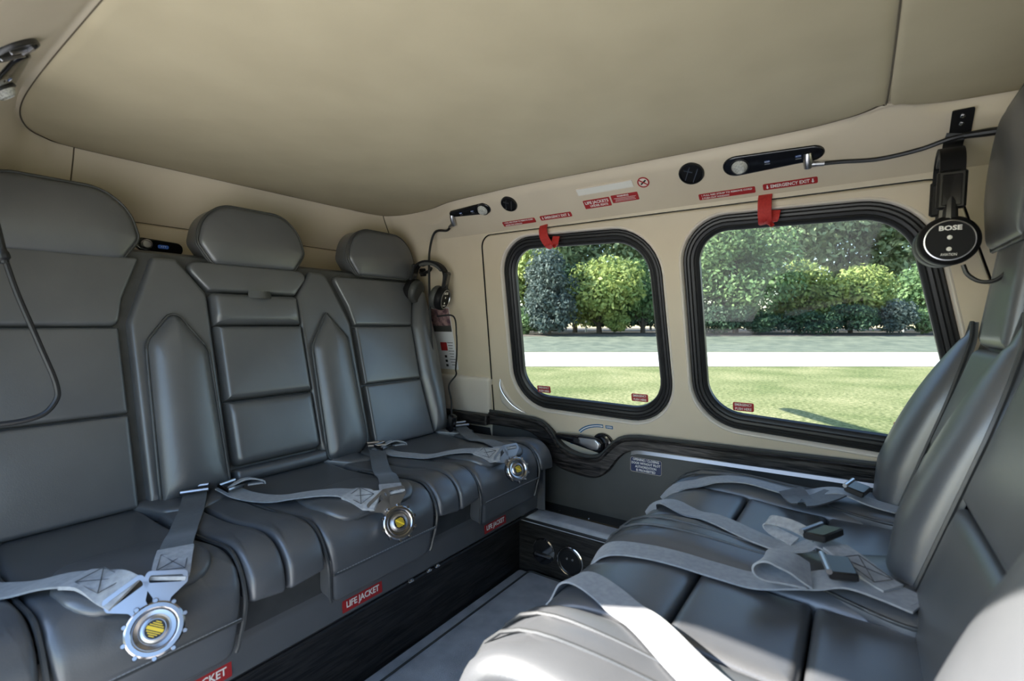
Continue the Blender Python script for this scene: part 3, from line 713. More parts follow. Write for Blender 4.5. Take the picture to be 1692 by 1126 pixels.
make('backrest_shell', vA + vB, [tuple(range(n)), tuple(range(n, 2 * n))[::-1]] + [(i, (i + 1) % n, n + (i + 1) % n, n + i) for i in range(n)], 'leather', fb)
def fpanel(nm, pts, rad, H=0.014, r=0.016, dome=0.004, base=0.0, parent=fb, step=0.02):
    return pillow(nm, round_poly(pts, rad, 5, step), FB, H, r, 'leather', parent, XM, dome, 0.012, base)
def fpan_set(yl, yr, neck=True):
    fpanel('back_panel', [(yl, 0.430), (yr, 0.430), (yr, 0.588), (yl, 0.588)], 0.004)
    fpanel('back_panel', [(yl, 0.592), (yr, 0.592), (yr - 0.012, 0.785), (yl + 0.012, 0.785)], 0.004)
    yc = (yl + yr) / 2
    fpanel('neck_panel', [(yl + 0.014, 0.790), (yr - 0.014, 0.790), (yr - 0.030, 1.015), (yl + 0.030, 1.015)], 0.006)
fpan_set(1.006, 1.226); fpan_set(0.518, 0.866); fpan_set(0.112, 0.340)
def fbolster(yl, yr, amt, ztop, slim=False):
    """fat padded bolster that swells at mid height and tapers into the shoulder"""
    yc = (yl + yr) / 2; hw = (yr - yl) / 2; rows = []
    for z in np.linspace(0.425, ztop, 30):
        t = (z - 0.425) / (ztop - 0.425); sw = amt * (min(1, 0.62 + 1.6 * t) if t < 0.24 else (1 - ((t - 0.24) / 0.76) ** 2.0))
        w = hw * (1 - 0.97 * max(0, (t - 0.55) / 0.45) ** 2.0)
        row = []
        for k in range(15):
            a = math.pi * k / 14; row.append(FB(yc - w * math.cos(a), z, 0.004 + (0.006 + sw) * math.sin(a) ** 0.75))
        rows.append(row)
    v, f = outward(loft_vf(rows, False), XM); o = make('side_bolster', v, f, 'leather', fb, 60)
    for sg in (-1, 1):
        pt = [FB(yc + sg * (hw * (1 - 0.97 * max(0, ((z - 0.425) / (ztop - 0.425) - 0.55) / 0.45) ** 2.0) + 0.002), z, 0.014) for z in np.linspace(0.43, ztop, 30)]
        make('piping', *tube_vf(pt, 0.0035, 6), 'piping', o)
fbolster(1.232, 1.385, 0.060, 0.835); fbolster(0.872, 1.000, 0.046, 0.845); fbolster(0.346, 0.512, 0.060, 0.845); fbolster(-0.02, 0.106, 0.060, 0.835)
for a, b_ in ((1.232, 1.315), (0.872, 1.000), (0.346, 0.512)):
    fpanel('shoulder_panel', [(a + 0.004, 0.80), (b_ - 0.004, 0.80), (b_ - 0.012, 1.012), (a - 0.010, 1.012)], 0.01, 0.006, 0.014, 0.0, -0.004)
# headrests of the forward bench
def FH(y, z, h): return Vector((0.272 - h + 0.05 * (z - 1.1), y, 0.960 + (z - 0.990) * 1.46))
for yc in (1.115, 0.692, 0.265): headrest(fb, FH, XM, yc)
# cushion
fprof = catmull([(0.090, 0, 0.432), (0.02, 0, 0.428), (-0.10, 0, 0.430), (-0.22, 0, 0.440), (-0.305, 0, 0.438), (-0.350, 0, 0.418), (-0.372, 0, 0.375), (-0.370, 0, 0.325), (-0.355, 0, 0.27)], 10)
FP = make_profile(fprof); FC = prof_map(FP, -1); FL = FP[0][-1]
def sx(x): return float(np.interp(-x, -FP[1][:55], FP[0][:55]))
UF = (-0.4, 0, 1)
def front_cushion(yc, hw=0.100):
    pad = None
    for k, (xa, xb) in enumerate(((0.085, -0.044), (-0.047, -0.193), (-0.197, None))):
        s0 = sx(xa); s1 = sx(xb) if xb is not None else FL
        w = hw + (0.012 if k == 2 else 0)
        o = pillow('seat_pad', round_poly([(yc - hw, s0), (yc + hw, s0), (yc + w, s1), (yc - w, s1)], 0.006, 4, 0.02), FC, 0.012, 0.012, 'leather', fb, UF, 0.004, 0.03, drape=True)
def front_bolster(y0, y1):
    for (a, b_) in ((y0, y1),):
        P = smooth_poly([(a, sx(0.08)), (b_, sx(0.08)), (b_ + 0.0, sx(-0.05)), (b_ - 0.006, sx(-0.18)), (b_ - 0.012, sx(-0.30)), (b_ - 0.018, FL - 0.02), (a + 0.018, FL - 0.02), (a + 0.012, sx(-0.30)), (a + 0.006, sx(-0.18)), (a, sx(-0.05))], 5, 0.02)
        o = pillow('cushion_bolster', P, FC, 0.020, 0.026, 'leather', fb, UF, 0.010, 0.03, drape=True)
        m_ = (a + b_) / 2
        # seams running fore and aft on the bolster
        for d in (-0.018, 0.020):
            pt = [FC(m_ + d * (0.45 + 0.9 * t), sx(0.05) + (FL - 0.06 - sx(0.05)) * t, 0.0285) for t in np.linspace(0, 1, 24)]
            make('piping', *tube_vf(pt, 0.0028, 6), 'piping', o)
        # rear wing pad
        P = smooth_poly([(a - 0.012, sx(0.085)), (b_ + 0.012, sx(0.085)), (b_ + 0.004, sx(0.01)), (m_ + 0.02, sx(-0.10)), (m_ - 0.02, sx(-0.10)), (a - 0.004, sx(0.01))], 5, 0.02)
        pillow('wing_pad', P, FC, 0.010, 0.022, 'leather', o, UF, 0.008, 0.012, 0.020, drape=True)
        pipe_on('piping', P, FC, 0.024, 0.0028, 'piping', o)
for yc in (1.075, 0.692, 0.305): front_cushion(yc)
front_bolster(0.798, 0.970); front_bolster(0.412, 0.586); front_bolster(1.182, 1.335); front_bolster(0.05, 0.20)
mb = MB(); mb.add(*box_vf((-0.13, 0.70, 0.335), 0.40, 1.24, 0.12, bev=0.01)); mb.add(*box_vf((-0.06, 0.70, 0.14), 0.30, 1.10, 0.28)); mb.build('seat_frame', 'piping', fb)

# ------------------------------------------------------------------ draping helper over the cushions
allv = []; allf = []
for v, f in SOFT:
    n = len(allv); allv += [tuple(p) for p in v]; allf += [tuple(i + n for i in q) for q in f]
BVH = BVHTree.FromPolygons(allv, allf)
def ground(x, y, default=0.43):
    h = BVH.ray_cast(Vector((x, y, 0.70)), Vector((0, 0, -1)))
    return h[0].z if h[0] is not None else default
def near_surf(p, off):
    q, n, i, d = BVH.find_nearest(Vector(p))
    if n.dot(Vector((0, 0, 1))) < -0.2: n = -n
    return q + n * off
def drape_path(pts, off=0.004, n=8):
    return [Vector((p.x, p.y, max(ground(p.x, p.y), ground(p.x + .012, p.y), ground(p.x - .012, p.y), ground(p.x, p.y + .02), ground(p.x, p.y - .02)) + off + p.z)) for p in catmull(pts, n)]
def smooth_path(P, k=3):
    P = [Vector(p) for p in P]
    for _ in range(k): P = [P[0]] + [(P[i - 1] + P[i] * 2 + P[i + 1]) / 4 for i in range(1, len(P) - 1)] + [P[-1]]
    return P
def cross_dirs(path, up=(0, 0, 1)):
    out = []
    for i in range(len(path)):
        t = path[min(i + 1, len(path) - 1)] - path[max(i - 1, 0)]; out.append(Vector(up).cross(t).normalized())
    return out

# ------------------------------------------------------------------ rear harnesses with rotary buckles
def tongue_vf(c, u, v, w, th=0.003):
    """flat metal D-loop: slot end of width w, narrowing to a tongue pointing along -v"""
    u, v, n = frame(u, v); c = Vector(c)
    O = round_poly([(-w * .5, 0.020), (w * .5, 0.020), (w * .56, 0.004), (w * .22, -0.016), (w * .18, -0.036), (-w * .18, -0.036), (-w * .22, -0.016), (-w * .56, 0.004)], [0.006, 0.006, 0.006, 0.004, 0.002, 0.002, 0.004, 0.006], 4, 0.02)
    I = round_poly([(-w * .42, 0.004), (w * .42, 0.004), (w * .42, 0.014), (-w * .42, 0.014)], 0.003, 3, 0.02)
    mb = MB()
    for h, fl in ((th, False), (0, True)):
        vv, f = fill_vf(O, [I], lambda a, b_: c + u * a + v * b_ + n * h); vv, f = outward((vv, f), n if not fl else -n); mb.add(vv, f)
    for L in (O, I): mb.add(*loft_vf([[c + u * p[0] + v * p[1] + n * h for p in L] for h in (0, th)]))
    return mb.v, mb.f
def buckle(parent, c, n, up, s=1.0, txt=True):
    n = Vector(n).normalized(); up = Vector(up); up = (up - n * up.dot(n)).normalized(); u = up.cross(n)
    c = Vector(c)
    bo = make('buckle', *lathe_vf([(0.030 * s, -0.012), (0.036 * s, -0.010), (0.038 * s, 0.0), (0.038 * s, 0.003), (0.034 * s, 0.005)], c, n, 36), 'buckle_chrome', parent, 30)
    mb = MB()      # toothed turning ring
    mb.add(*lathe_vf([(0.034 * s, 0.004), (0.039 * s, 0.006), (0.039 * s, 0.0115), (0.0365 * s, 0.0135), (0.031 * s, 0.0135), (0.028 * s, 0.0115), (0.027 * s, 0.009), (0.020 * s, 0.008)], c, n, 40))
    for k in range(10):
        a = 2 * math.pi * k / 10 + 0.2; d = u * math.cos(a) + up * math.sin(a); tdir = -u * math.sin(a) + up * math.cos(a)
        mb.add(*lathe_vf([(0.0042 * s, 0.005), (0.0042 * s, 0.011), (0.003 * s, 0.0125)], c + d * 0.0405 * s, n, 8))
    tag(mb.build('turning_ring', 'buckle_chrome', bo, 35), 'toothed chrome turning ring')
    make('hub', *lathe_vf([(0.021 * s, 0.008), (0.021 * s, 0.010), (0.0185 * s, 0.0125), (0.015 * s, 0.0135), (0.0145 * s, 0.0125), (0.0, 0.0125)], c, n, 32), 'steel', bo, 30)
    em = make('emblem', *lathe_vf([(0.0135 * s, 0.0125), (0.0135 * s, 0.0134), (0.0, 0.0134)], c, n, 28), 'black', bo, 30)
    mb = MB(); d = Matrix.Rotation(math.radians(-35), 3, n)
    uu = d @ u; vv = d @ up; cc = c + n * 0.0137
    mb.add(*plate_vf(cc, uu, vv, 0.024 * s, 0.0048 * s, 0.0004, 0.0012 * s))
    for sg in (-1, 1):
        [mb.add(*plate_vf(cc + vv * (0.0045 + 0.0028 * q) * s * sg, uu, vv, (0.020 - 0.006 * q) * s, 0.0014 * s, 0.0003, 0.0004)) for q in range(3)]
    mb.build('emblem_print', 'yellow', em, smooth=False)
    return bo, u, up, n
def adjuster(parent, c, u, v, w=0.050, tilt=0.0):
    """three-bar slide adjuster: plate with two chrome bars"""
    u, v, n = frame(u, v); c = Vector(c)
    o = make('adjuster', *box_vf(c + n * 0.004, w * 0.9, 0.026, 0.003, rotm(u, v), 0.001), 'dark_metal', parent)
    for dv in (0.014, -0.014):
        make('bar', *tube_vf([c + v * dv + n * 0.008 - u * w * .52, c + v * dv + n * 0.008 + u * w * .52], 0.0045, 8), 'steel', o)
    for s in (-1, 1): make('side_plate', *box_vf(c + u * s * w * .52 + n * 0.006, 0.003, 0.034, 0.008, rotm(u, v), 0.001), 'dark_metal', o)
    return o
def stitches(parent, c, u, v, w, L, h):
    u, v, n = frame(u, v); c = Vector(c) + n * h; mb = MB()
    a, b_ = w * .36, L * .36
    segs = [((-a, -b_), (a, -b_)), ((a, -b_), (a, b_)), ((a, b_), (-a, b_)), ((-a, b_), (-a, -b_)), ((-a, -b_), (a, b_)), ((-a, b_), (a, -b_))]
    for p, q in segs: mb.add(*tube_vf([c + u * p[0] + v * p[1], c + u * q[0] + v * q[1]], 0.0007, 4))
    mb.build('stitching', 'web_dark', parent)
def strap(parent, path, w, mat='web', nm='strap', up=(0, 0, 1), th=0.0014, wd=None):
    return make(nm, *ribbon_vf(path, wd or cross_dirs(path, up), w, th), mat, parent, 50)

def rear_harness(label, bc, bn, right_pts, left_pts, pad_l, s=1.0):
    bc = Vector(bc); bn = Vector(bn).normalized()
    hz = thing('harness_belt', (bc.x, bc.y, bc.z - 0.04), label, 'seat belt', 'safety harnesses of the rear bench')
    ends = []
    for nm, pts in (('right', right_pts), ('left', left_pts)):
        endp = Vector((pts[-1][0], pts[-1][1], ground(pts[-1][0], pts[-1][1]) + 0.012)); dirn = (endp - bc); dirn -= bn * dirn.dot(bn); dirn.normalize()
        u, v, n = frame(dirn.cross(bn) * -1.0 if False else bn.cross(dirn) * -1, dirn)
        tc = bc + dirn * 0.062 * s - n * 0.002
        make('tongue', *tongue_vf(tc, u, v, 0.050), 'steel', hz, 30)
        slot = tc + dirn * 0.009
        P = drape_path([Vector((p[0], p[1], p[2] if len(p) > 2 else 0.0)) for p in pts[:-1]] + [Vector((slot.x + dirn.x * 0.02, slot.y + dirn.y * 0.02, 0.0))], 0.005, 8)
        P = smooth_path(P, 4); P[-1] = slot + n * 0.0015
        m = len(P); wds = cross_dirs(P)
        for i in range(max(0, m - 7), m):
            t = (i - (m - 8)) / 7; a = wds[i]; b_ = u if u.dot(a) > 0 else -u; wds[i] = (a * (1 - t) + b_ * t).normalized()
        cum = [0]
        for i in range(m - 1, 0, -1): cum.append(cum[-1] + (P[i] - P[i - 1]).length)
        k = next((i for i, c_ in enumerate(cum) if c_ > pad_l), m - 1); cut = m - 1 - k
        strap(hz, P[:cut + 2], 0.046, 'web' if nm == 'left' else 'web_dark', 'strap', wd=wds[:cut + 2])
        e = strap(hz, P[cut:], 0.050, 'web_pad', 'stitched_end', wd=wds[cut:], th=0.0026)
        mid = P[(cut + m) // 2]; td = (P[-1] - P[cut]).normalized(); stitches(e, mid, wds[(cut + m) // 2], td, 0.05, pad_l * .8, 0.0030) if td.cross(wds[(cut + m) // 2]).dot(bn) < 0 else stitches(e, mid, -wds[(cut + m) // 2], td, 0.05, pad_l * .8, 0.0030)
        if nm == 'right':
            p0 = P[3]; td = (P[6] - P[3]).normalized(); cd = Vector((0, 0, 1)).cross(td) * -1; adjuster(hz, p0 + Vector((0, 0, 0.004)), cd, td)
        else:
            p0 = P[2]; td = (P[4] - P[2]).normalized(); cd = Vector((0, 0, 1)).cross(td) * -1; adjuster(hz, p0 + Vector((0, 0, 0.004)), cd, td, 0.04)
            make('folded_webbing', *ribbon_vf(smooth_path(catmull([p0 + Vector((-0.01, 0, 0.006)), p0 + Vector((0.02, 0.03, 0.022)), p0 + Vector((0.035, 0.06, 0.010)), p0 + Vector((0.02, 0.03, 0.008))], 6), 1), [Vector((1, -0.3, 0.2))] * 19, 0.036), 'web', hz)
    buckle(hz, bc, bn, (0.3, -0.15, 1), s)
    return hz
rear_harness('harness with chrome rotary buckle on the rear seat nearest the camera', (-0.800, 0.262, 0.402), (0.86, -0.28, 0.50),
             [(-1.225, 0.485), (-1.16, 0.455), (-1.05, 0.395), (-0.92, 0.335), (-0.855, 0.300, 0)], [(-1.20, 0.06), (-1.08, 0.10), (-0.98, 0.165), (-0.90, 0.215), (-0.850, 0.238, 0)], 0.085, 0.9)
rear_harness('harness with chrome rotary buckle on the middle rear seat', (-0.795, 0.702, 0.408), (0.90, -0.36, 0.42),
             [(-1.215, 0.985), (-1.16, 0.950), (-1.05, 0.870), (-0.93, 0.790), (-0.845, 0.722, 0)], [(-1.20, 0.535), (-1.12, 0.560), (-1.02, 0.605), (-0.92, 0.650), (-0.845, 0.682, 0)], 0.075, 0.88)
rear_harness('harness with chrome rotary buckle on the rear seat beside the door', (-0.795, 1.142, 0.415), (0.90, -0.36, 0.42),
             [(-1.215, 1.365), (-1.15, 1.335), (-1.05, 1.275), (-0.93, 1.205), (-0.845, 1.160, 0)], [(-1.20, 0.975), (-1.12, 1.00), (-1.02, 1.045), (-0.92, 1.09), (-0.845, 1.12, 0)], 0.075, 0.88)

# ------------------------------------------------------------------ belts lying on the forward bench
def clip_plate(parent, c, u, v, w, L, h=0.012):
    u, v, n = frame(u, v); c = Vector(c)
    o = make('buckle', *box_vf(c + n * h / 2, w, L, h, rotm(u, v), 0.002), 'black', parent)
    make('buckle_bar', *tube_vf([c + n * h - v * L * .5 - u * w * .52, c + n * h - v * L * .5 + u * w * .52], 0.004, 8), 'steel', o)
    return o
def front_belt(label, pts, w=0.046, buckle_at=None, pad=None, loop=None, matn='web', tail=None):
    P = smooth_path(drape_path([Vector((p[0], p[1], p[2] if len(p) > 2 else 0)) for p in pts], 0.005, 8), 3)
    b = thing('seat_belt', (P[0].x, P[0].y, P[0].z - 0.005), label, 'seat belt', 'belts on the forward bench')
    strap(b, P, w, matn)
    if buckle_at is not None:
        i = int(buckle_at * (len(P) - 1)); td = (P[min(i + 2, len(P) - 1)] - P[max(i - 2, 0)]).normalized(); cd = td.cross(Vector((0, 0, 1)))
        clip_plate(b, P[i] + Vector((0, 0, 0.010)), cd, td, 0.056, 0.034)
    if pad is not None:
        i0, i1 = int(pad[0] * (len(P) - 1)), int(pad[1] * (len(P) - 1)); Q = [p + Vector((0, 0, 0.003)) for p in P[i0:i1 + 1]]
        e = strap(b, Q, w * 0.95, 'web_pad', 'stitched_end', th=0.002); mid = Q[len(Q) // 2]; td = (Q[-1] - Q[0]).normalized(); stitches(e, mid, td.cross(Vector((0, 0, 1))), td, w, (Q[-1] - Q[0]).length * .8, 0.003)
    if loop is not None:
        lp = [Vector(q) for q in loop[0]]; strap(b, smooth_path(catmull(lp, 8), 2), loop[1], loop[2] if len(loop) > 2 else matn, 'folded_strap', wd=[Vector(loop[3])] * (8 * (len(lp) - 1) + 1) if len(loop) > 3 else None)
    return b
front_belt('grey belt along the window edge of the forward bench, folded beside its black buckle', [(-0.368, 1.135, -0.02), (-0.335, 1.158), (-0.27, 1.195), (-0.20, 1.222), (-0.10, 1.215), (-0.03, 1.228, 0.012), (0.03, 1.215), (0.07, 1.20)], 0.046, 0.80,
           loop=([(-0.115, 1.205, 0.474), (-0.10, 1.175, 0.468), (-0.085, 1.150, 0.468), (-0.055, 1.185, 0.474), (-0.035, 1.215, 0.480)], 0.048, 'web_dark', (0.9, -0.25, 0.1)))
front_belt('grey belt crossing the outboard forward cushion to a raised black buckle', [(-0.366, 1.020, -0.02), (-0.335, 1.030), (-0.27, 0.985), (-0.20, 0.945), (-0.14, 0.915), (-0.08, 0.905), (-0.04, 0.905, 0.016), (0.0, 0.868, 0.010), (0.035, 0.835), (0.07, 0.815)], 0.044, 0.68, (0.72, 0.93),
           loop=([(-0.050, 0.905, 0.492), (-0.085, 0.922, 0.498), (-0.118, 0.940, 0.494), (-0.125, 0.944, 0.484), (-0.112, 0.937, 0.476), (-0.08, 0.915, 0.474)], 0.020, 'web_pad', (0.30, 0.80, 0.5)))
front_belt('grey belt ending in a rolled fold on the middle forward cushion', [(-0.374, 0.745, -0.03), (-0.345, 0.752), (-0.28, 0.770), (-0.20, 0.780), (-0.12, 0.788), (-0.06, 0.800, 0.008), (-0.01, 0.815, 0.008), (0.04, 0.815), (0.07, 0.805)], 0.050, 0.74,
           loop=([(-0.05, 0.800, 0.476), (-0.075, 0.793, 0.490), (-0.100, 0.786, 0.494), (-0.112, 0.783, 0.484), (-0.100, 0.786, 0.474), (-0.06, 0.797, 0.470)], 0.054, 'web', (0.22, 0.95, 0.0)))
front_belt('grey belt slanting across the forward bench nearest the camera, half in sun', [(-0.378, 0.650, -0.03), (-0.345, 0.645), (-0.28, 0.620), (-0.20, 0.566), (-0.13, 0.515), (-0.04, 0.470), (0.03, 0.450), (0.07, 0.445)], 0.048)

# ------------------------------------------------------------------ fittings on the sloped header above the door
HO = Vector((0, HPY, HPZ)); HT = HO + Vector((0, -0.13, 0.11))
HV = (HT - HO).normalized(); HU = Vector((1, 0, 0)); HNV = HU.cross(HV)
def HP(x, s, h=0.0): return Vector((x, HO.y, HO.z)) + HV * s + HNV * h          # s = distance up the slope
def hs(z): return (z - HO.z) / HV.z
A = math.radians(0)
sticker('emergency_exit_sign', 'red EMERGENCY EXIT sign above the larger forward window', HP(-0.140, 0.023), HU, HV, 0.112, 0.017, 'red', [('EMERGENCY EXIT', 0.0125, 0, 0, 0.080)])
o = bpy.data.objects['emergency_exit_sign']
for x in (-0.1865, -0.0935): make('arrow_mark', *arrow_vf(HP(x, 0.023, 0.0014), HU, HV, 0.011, 0.007), 'white_ink', o, smooth=False)
o, _ = sticker('emergency_exit_sign', 'red EMERGENCY EXIT sign above the smaller rear window', HP(-0.769, 0.028), HU, HV, 0.110, 0.017, 'red', [('EMERGENCY EXIT', 0.0125, 0, 0, 0.078)])
for x in (-0.815, -0.723): make('arrow_mark', *arrow_vf(HP(x, 0.028, 0.0014), HU, HV, 0.011, 0.007), 'white_ink', o, smooth=False)
L2 = ['1 PULL RED STRAP TO REMOVE CORD', '2 PUSH OUT WINDOW']
sticker('instruction_sign', 'red strap and window instruction sign above the larger forward window', HP(-0.279, 0.021), HU, HV, 0.132, 0.018, 'red', [(L2[0], 0.0065, 0.0, 0.0038, 0.118), (L2[1], 0.0065, -0.026, -0.0046, 0.066)])
sticker('instruction_sign', 'red strap and window instruction sign above the smaller rear window', HP(-0.907, 0.026), HU, HV, 0.126, 0.018, 'red', [(L2[0], 0.0070, 0.0, 0.0042, 0.112), (L2[1], 0.0070, -0.022, -0.0050, 0.066)])
sticker('life_jackets_sign', 'red LIFE JACKETS UNDER SEATS sign on the header between the windows', HP(-0.621, 0.052), HU, HV, 0.082, 0.029, 'red', [('LIFE JACKETS', 0.0135, 0, 0.005, 0.072), ('UNDER SEATS', 0.0100, 0.004, -0.007, 0.055)], rad=0.002)
sticker('warning_sign', 'small red WARNING sign beside the life jackets sign', HP(-0.536, 0.056), HU, HV, 0.077, 0.025, 'red', [('WARNING', 0.0075, -0.004, 0.008, 0.034)] + [], rad=0.002)
o = bpy.data.objects['warning_sign']
for k, wd_ in enumerate((0.064, 0.056, 0.060)): make('print_line', *plate_vf(HP(-0.536, 0.0575 - 0.0045 * k, 0.0013), HU, HV, wd_, 0.0010, 0.0003, 0.0003), 'white_ink', o, smooth=False)
# recessed white lamp strip
lamp = thing('lamp_strip', HP(-0.584, 0.097), 'white rectangular lamp strip set in the cream header', 'lamp')
mb = MB(); 
P = round_poly([(-0.084, -0.0115), (0.084, -0.0115), (0.084, 0.0115), (-0.084, 0.0115)], 0.003, 3, 1)
mb.add(*loft_vf([[HP(-0.584 + p[0] * k, 0.097 + p[1] * k2, h) for p in P] for k, k2, h in ((1.0, 1.0, 0.0), (0.995, 0.97, 0.003), (0.975, 0.86, 0.003), (0.97, 0.82, 0.0015))])); v, f = outward((mb.v, mb.f), HNV); make('bezel', v, f, 'cream_pale', lamp)
make('lens', *plate_vf(HP(-0.584, 0.097, 0.0005), HU, HV, 0.164, 0.019, 0.0018, 0.002), 'white', lamp)
# no-smoking roundel
ns = thing('no_smoking_sign', HP(-0.473, 0.094), 'round red no smoking sign on the header', 'sign')
c = HP(-0.473, 0.094, 0.0006)
make('roundel_plate', *lathe_vf([(0.0145, -0.0004), (0.0145, 0.0006), (0, 0.0006)], c, HNV, 28), 'cream_pale', ns)
make('ring', *lathe_vf([(0.0125, 0.0005), (0.0128, 0.0014), (0.0158, 0.0014), (0.0160, 0.0005)], c, HNV, 32, caps=False), 'red', ns)
make('cigarette', *plate_vf(c + HNV * 0.0006, (HU * 0.75 + HV * 0.55), (HV * 0.75 - HU * 0.55), 0.019, 0.0040, 0.0006, 0.0008), 'black', ns)
make('slash', *plate_vf(c + HNV * 0.0010, (HU * 0.72 - HV * 0.62), (HV * 0.72 + HU * 0.62), 0.027, 0.0030, 0.0008, 0.0008), 'red', ns)
# air vents
def air_vent(c, u, v, label, R=0.030):
    u, v, n = frame(u, v); t = thing('air_vent', c, label, 'air vent', 'round air vents')
    make('rim', *lathe_vf([(R, -0.002), (R * 1.02, 0.002), (R * 0.97, 0.005), (R * 0.88, 0.005), (R * 0.84, 0.002), (R * 0.84, -0.004)], c, n, 36, caps=False), 'black', t)
    make('nozzle', *lathe_vf([(R * 0.84, -0.002), (R * 0.82, 0.003), (R * 0.5, 0.0045), (0, 0.005)], c, n, 32), 'matte_black', t)
    d = (u * 0.45 + v * 0.9).normalized(); e = n.cross(d)
    for k in (-0.30, 0.25): make('fin', *box_vf(Vector(c) + e * R * k * 1.2 + n * 0.006, R * 1.25, 0.0018, 0.004, rotm(d, e)), 'steel', t)
    make('fin_pointer', *box_vf(Vector(c) + e * R * 0.3 + d * R * .25 + n * 0.006, R * 0.7, 0.0018, 0.004, rotm(e, -d)), 'steel', t)
    return t
air_vent(HP(-0.349, 0.096, 0.001), HU, HV, 'round black air vent above the larger forward window')
air_vent(HP(-0.905, 0.100, 0.001), HU, HV, 'round black air vent above the smaller rear window', 0.027)
air_vent(Vector((-0.931, CL - HP(0, 0.0836).y, HP(0, 0.0836).z)) + Vector((0, 0.001, -0.001)), HU * -1, Vector((0, -HV.y, HV.z)), 'black air vent on the near header at the top left edge', 0.030)
# service panels with reading lamp, buttons and headset socket
def service_panel(mapf, n, label, x0, x1, hw0, hw1, lampx, btns, jack=None, u=HU, v=HV):
    """teardrop panel from x0 (half-width hw0) to x1 (half-width hw1)"""
    t = thing('service_panel', mapf((x0 + x1) / 2, 0, 0), label, 'service panel')
    P = []
    d = x1 - x0; sg = 1 if d > 0 else -1
    for a in np.linspace(math.pi / 2, 3 * math.pi / 2, 14): P.append((x0 + sg * (hw0 + hw0 * 1.15 * math.cos(a)), hw0 * math.sin(a)))
    for a in np.linspace(-math.pi / 2, math.pi / 2, 12): P.append((x1 - sg * (hw1 - hw1 * 1.2 * math.cos(a)), hw1 * math.sin(a)))
    P = resample([np.array(p) for p in P], 0.02)
    v_, f = outward(pillow_vf(P, lambda a, b_, h: mapf(a, b_, h), 0.004, 0.004, 0.001, 0.003), n); make('face_plate', v_, f, 'gloss_black', t)
    c = mapf(lampx, 0, 0.005)
    make('reading_lamp', *lathe_vf([(0.017, 0), (0.0175, 0.003), (0.0155, 0.006), (0.012, 0.012), (0.0095, 0.013), (0.009, 0.011), (0, 0.011)], c, n, 24), 'lamp_glass', t)
    make('lamp_ring', *lathe_vf([(0.021, -0.001), (0.021, 0.002), (0.0175, 0.003), (0.0175, 0.0)], c, n, 24, caps=False), 'black', t)
    for i, bx in enumerate(btns):
        b_ = make('button', *plate_vf(mapf(bx, 0.001, 0.0045), u, v, 0.012, 0.005, 0.0008, 0.0024), 'button', t)
        make('button_lettering', *text_vf('ATT' if i else 'READ', 0.0045, mapf(bx, 0.001, 0.0060), u, v, width=0.010), 'white_ink', b_, smooth=False)
        make('indicator_bar', *box_vf(mapf(bx, -0.0055, 0.005), 0.011, 0.0016, 0.0016, rotm(u, v)), 'steel', b_)
    return t
def hmap(s0, k=1.0): return lambda a, b_, h: HP(a, s0 + b_, h)
service_panel(hmap(0.094), HNV, 'long black service panel with reading lamp above the forward window', -0.272, -0.072, 0.027, 0.019, -0.238, (-0.180, -0.118))
service_panel(hmap(0.098), HNV, 'black service panel with reading lamp above the rear corner seat', -0.985, -1.155, 0.021, 0.012, -1.010, (-1.055, -1.105))
def lmap(s0): return lambda a, b_, h: Vector((a, CL - HP(a, s0 + b_, h).y, HP(a, s0 + b_, h).z))
service_panel(lmap(0.108), Vector((0, -HNV.y, HNV.z)), 'dark service panel on the near header at the top left edge', -1.185, -0.985, 0.026, 0.014, -1.145, (-1.09,), u=-HU, v=Vector((0, -HV.y, HV.z)))
# rear service panel between the headrests
sp = thing('service_panel', (-1.594, 0.56, 1.03), 'small black service panel between the rear headrests', 'service panel')
def rmap(a, b_, h): return Vector((-1.595 + h, a, b_))
v, f = outward(pillow_vf(round_poly([(0.497, 1.032), (0.612, 1.026), (0.612, 1.062), (0.497, 1.068)], 0.017, 6, 0.02), rmap, 0.004, 0.004, 0, 0.003), XP); make('face_plate', v, f, 'gloss_black', sp)
make('socket', *lathe_vf([(0.013, 0), (0.013, 0.004), (0.010, 0.006), (0.009, 0.003), (0, 0.003)], (-1.591, 0.523, 1.050), XP, 20), 'steel', sp)
make('button', *plate_vf((-1.591, 0.562, 1.047), (0, 1, 0), (0, 0, 1), 0.026, 0.010, 0.0015, 0.004), 'button', sp)
make('button_lettering', *text_vf('ATT', 0.007, (-1.589, 0.562, 1.047), (0, 1, 0), (0, 0, 1), width=0.014), 'white_ink', sp, smooth=False)

# ------------------------------------------------------------------ door fittings
# red pull straps over the window gaskets
def pull_strap(x, label, lean):
    P = catmull([W(x, 1.150, -0.004), W(x + lean * .2, 1.134, 0.012), W(x + lean * .5, 1.112, 0.020), W(x + lean, 1.090, 0.016), W(x + lean * 1.3, 1.079, 0.004), W(x + lean * 1.3 + 0.012, 1.083, -0.002)], 6)
    t = thing('pull_strap', P[0], label, 'pull strap', 'red window release straps')
    make('webbing', *ribbon_vf(P, [Vector((1, 0, 0.25 if lean else 0.0))] * len(P), 0.030, 0.0012), 'red_web', t)
    Q = catmull([W(x + lean * 1.3 + 0.004, 1.080, 0.003), W(x + lean * 1.3 + 0.016, 1.090, 0.010), W(x + lean * 1.3 + 0.02, 1.108, 0.002)], 5)
    make('loop_end', *ribbon_vf(Q, [Vector((1, 0, 0.3))] * len(Q), 0.026, 0.0012), 'red_web', t)
pull_strap(-0.193, 'red pull strap hanging over the top of the larger forward window', 0.0)
pull_strap(-0.826, 'red pull strap hanging over the top of the smaller rear window', 0.018)
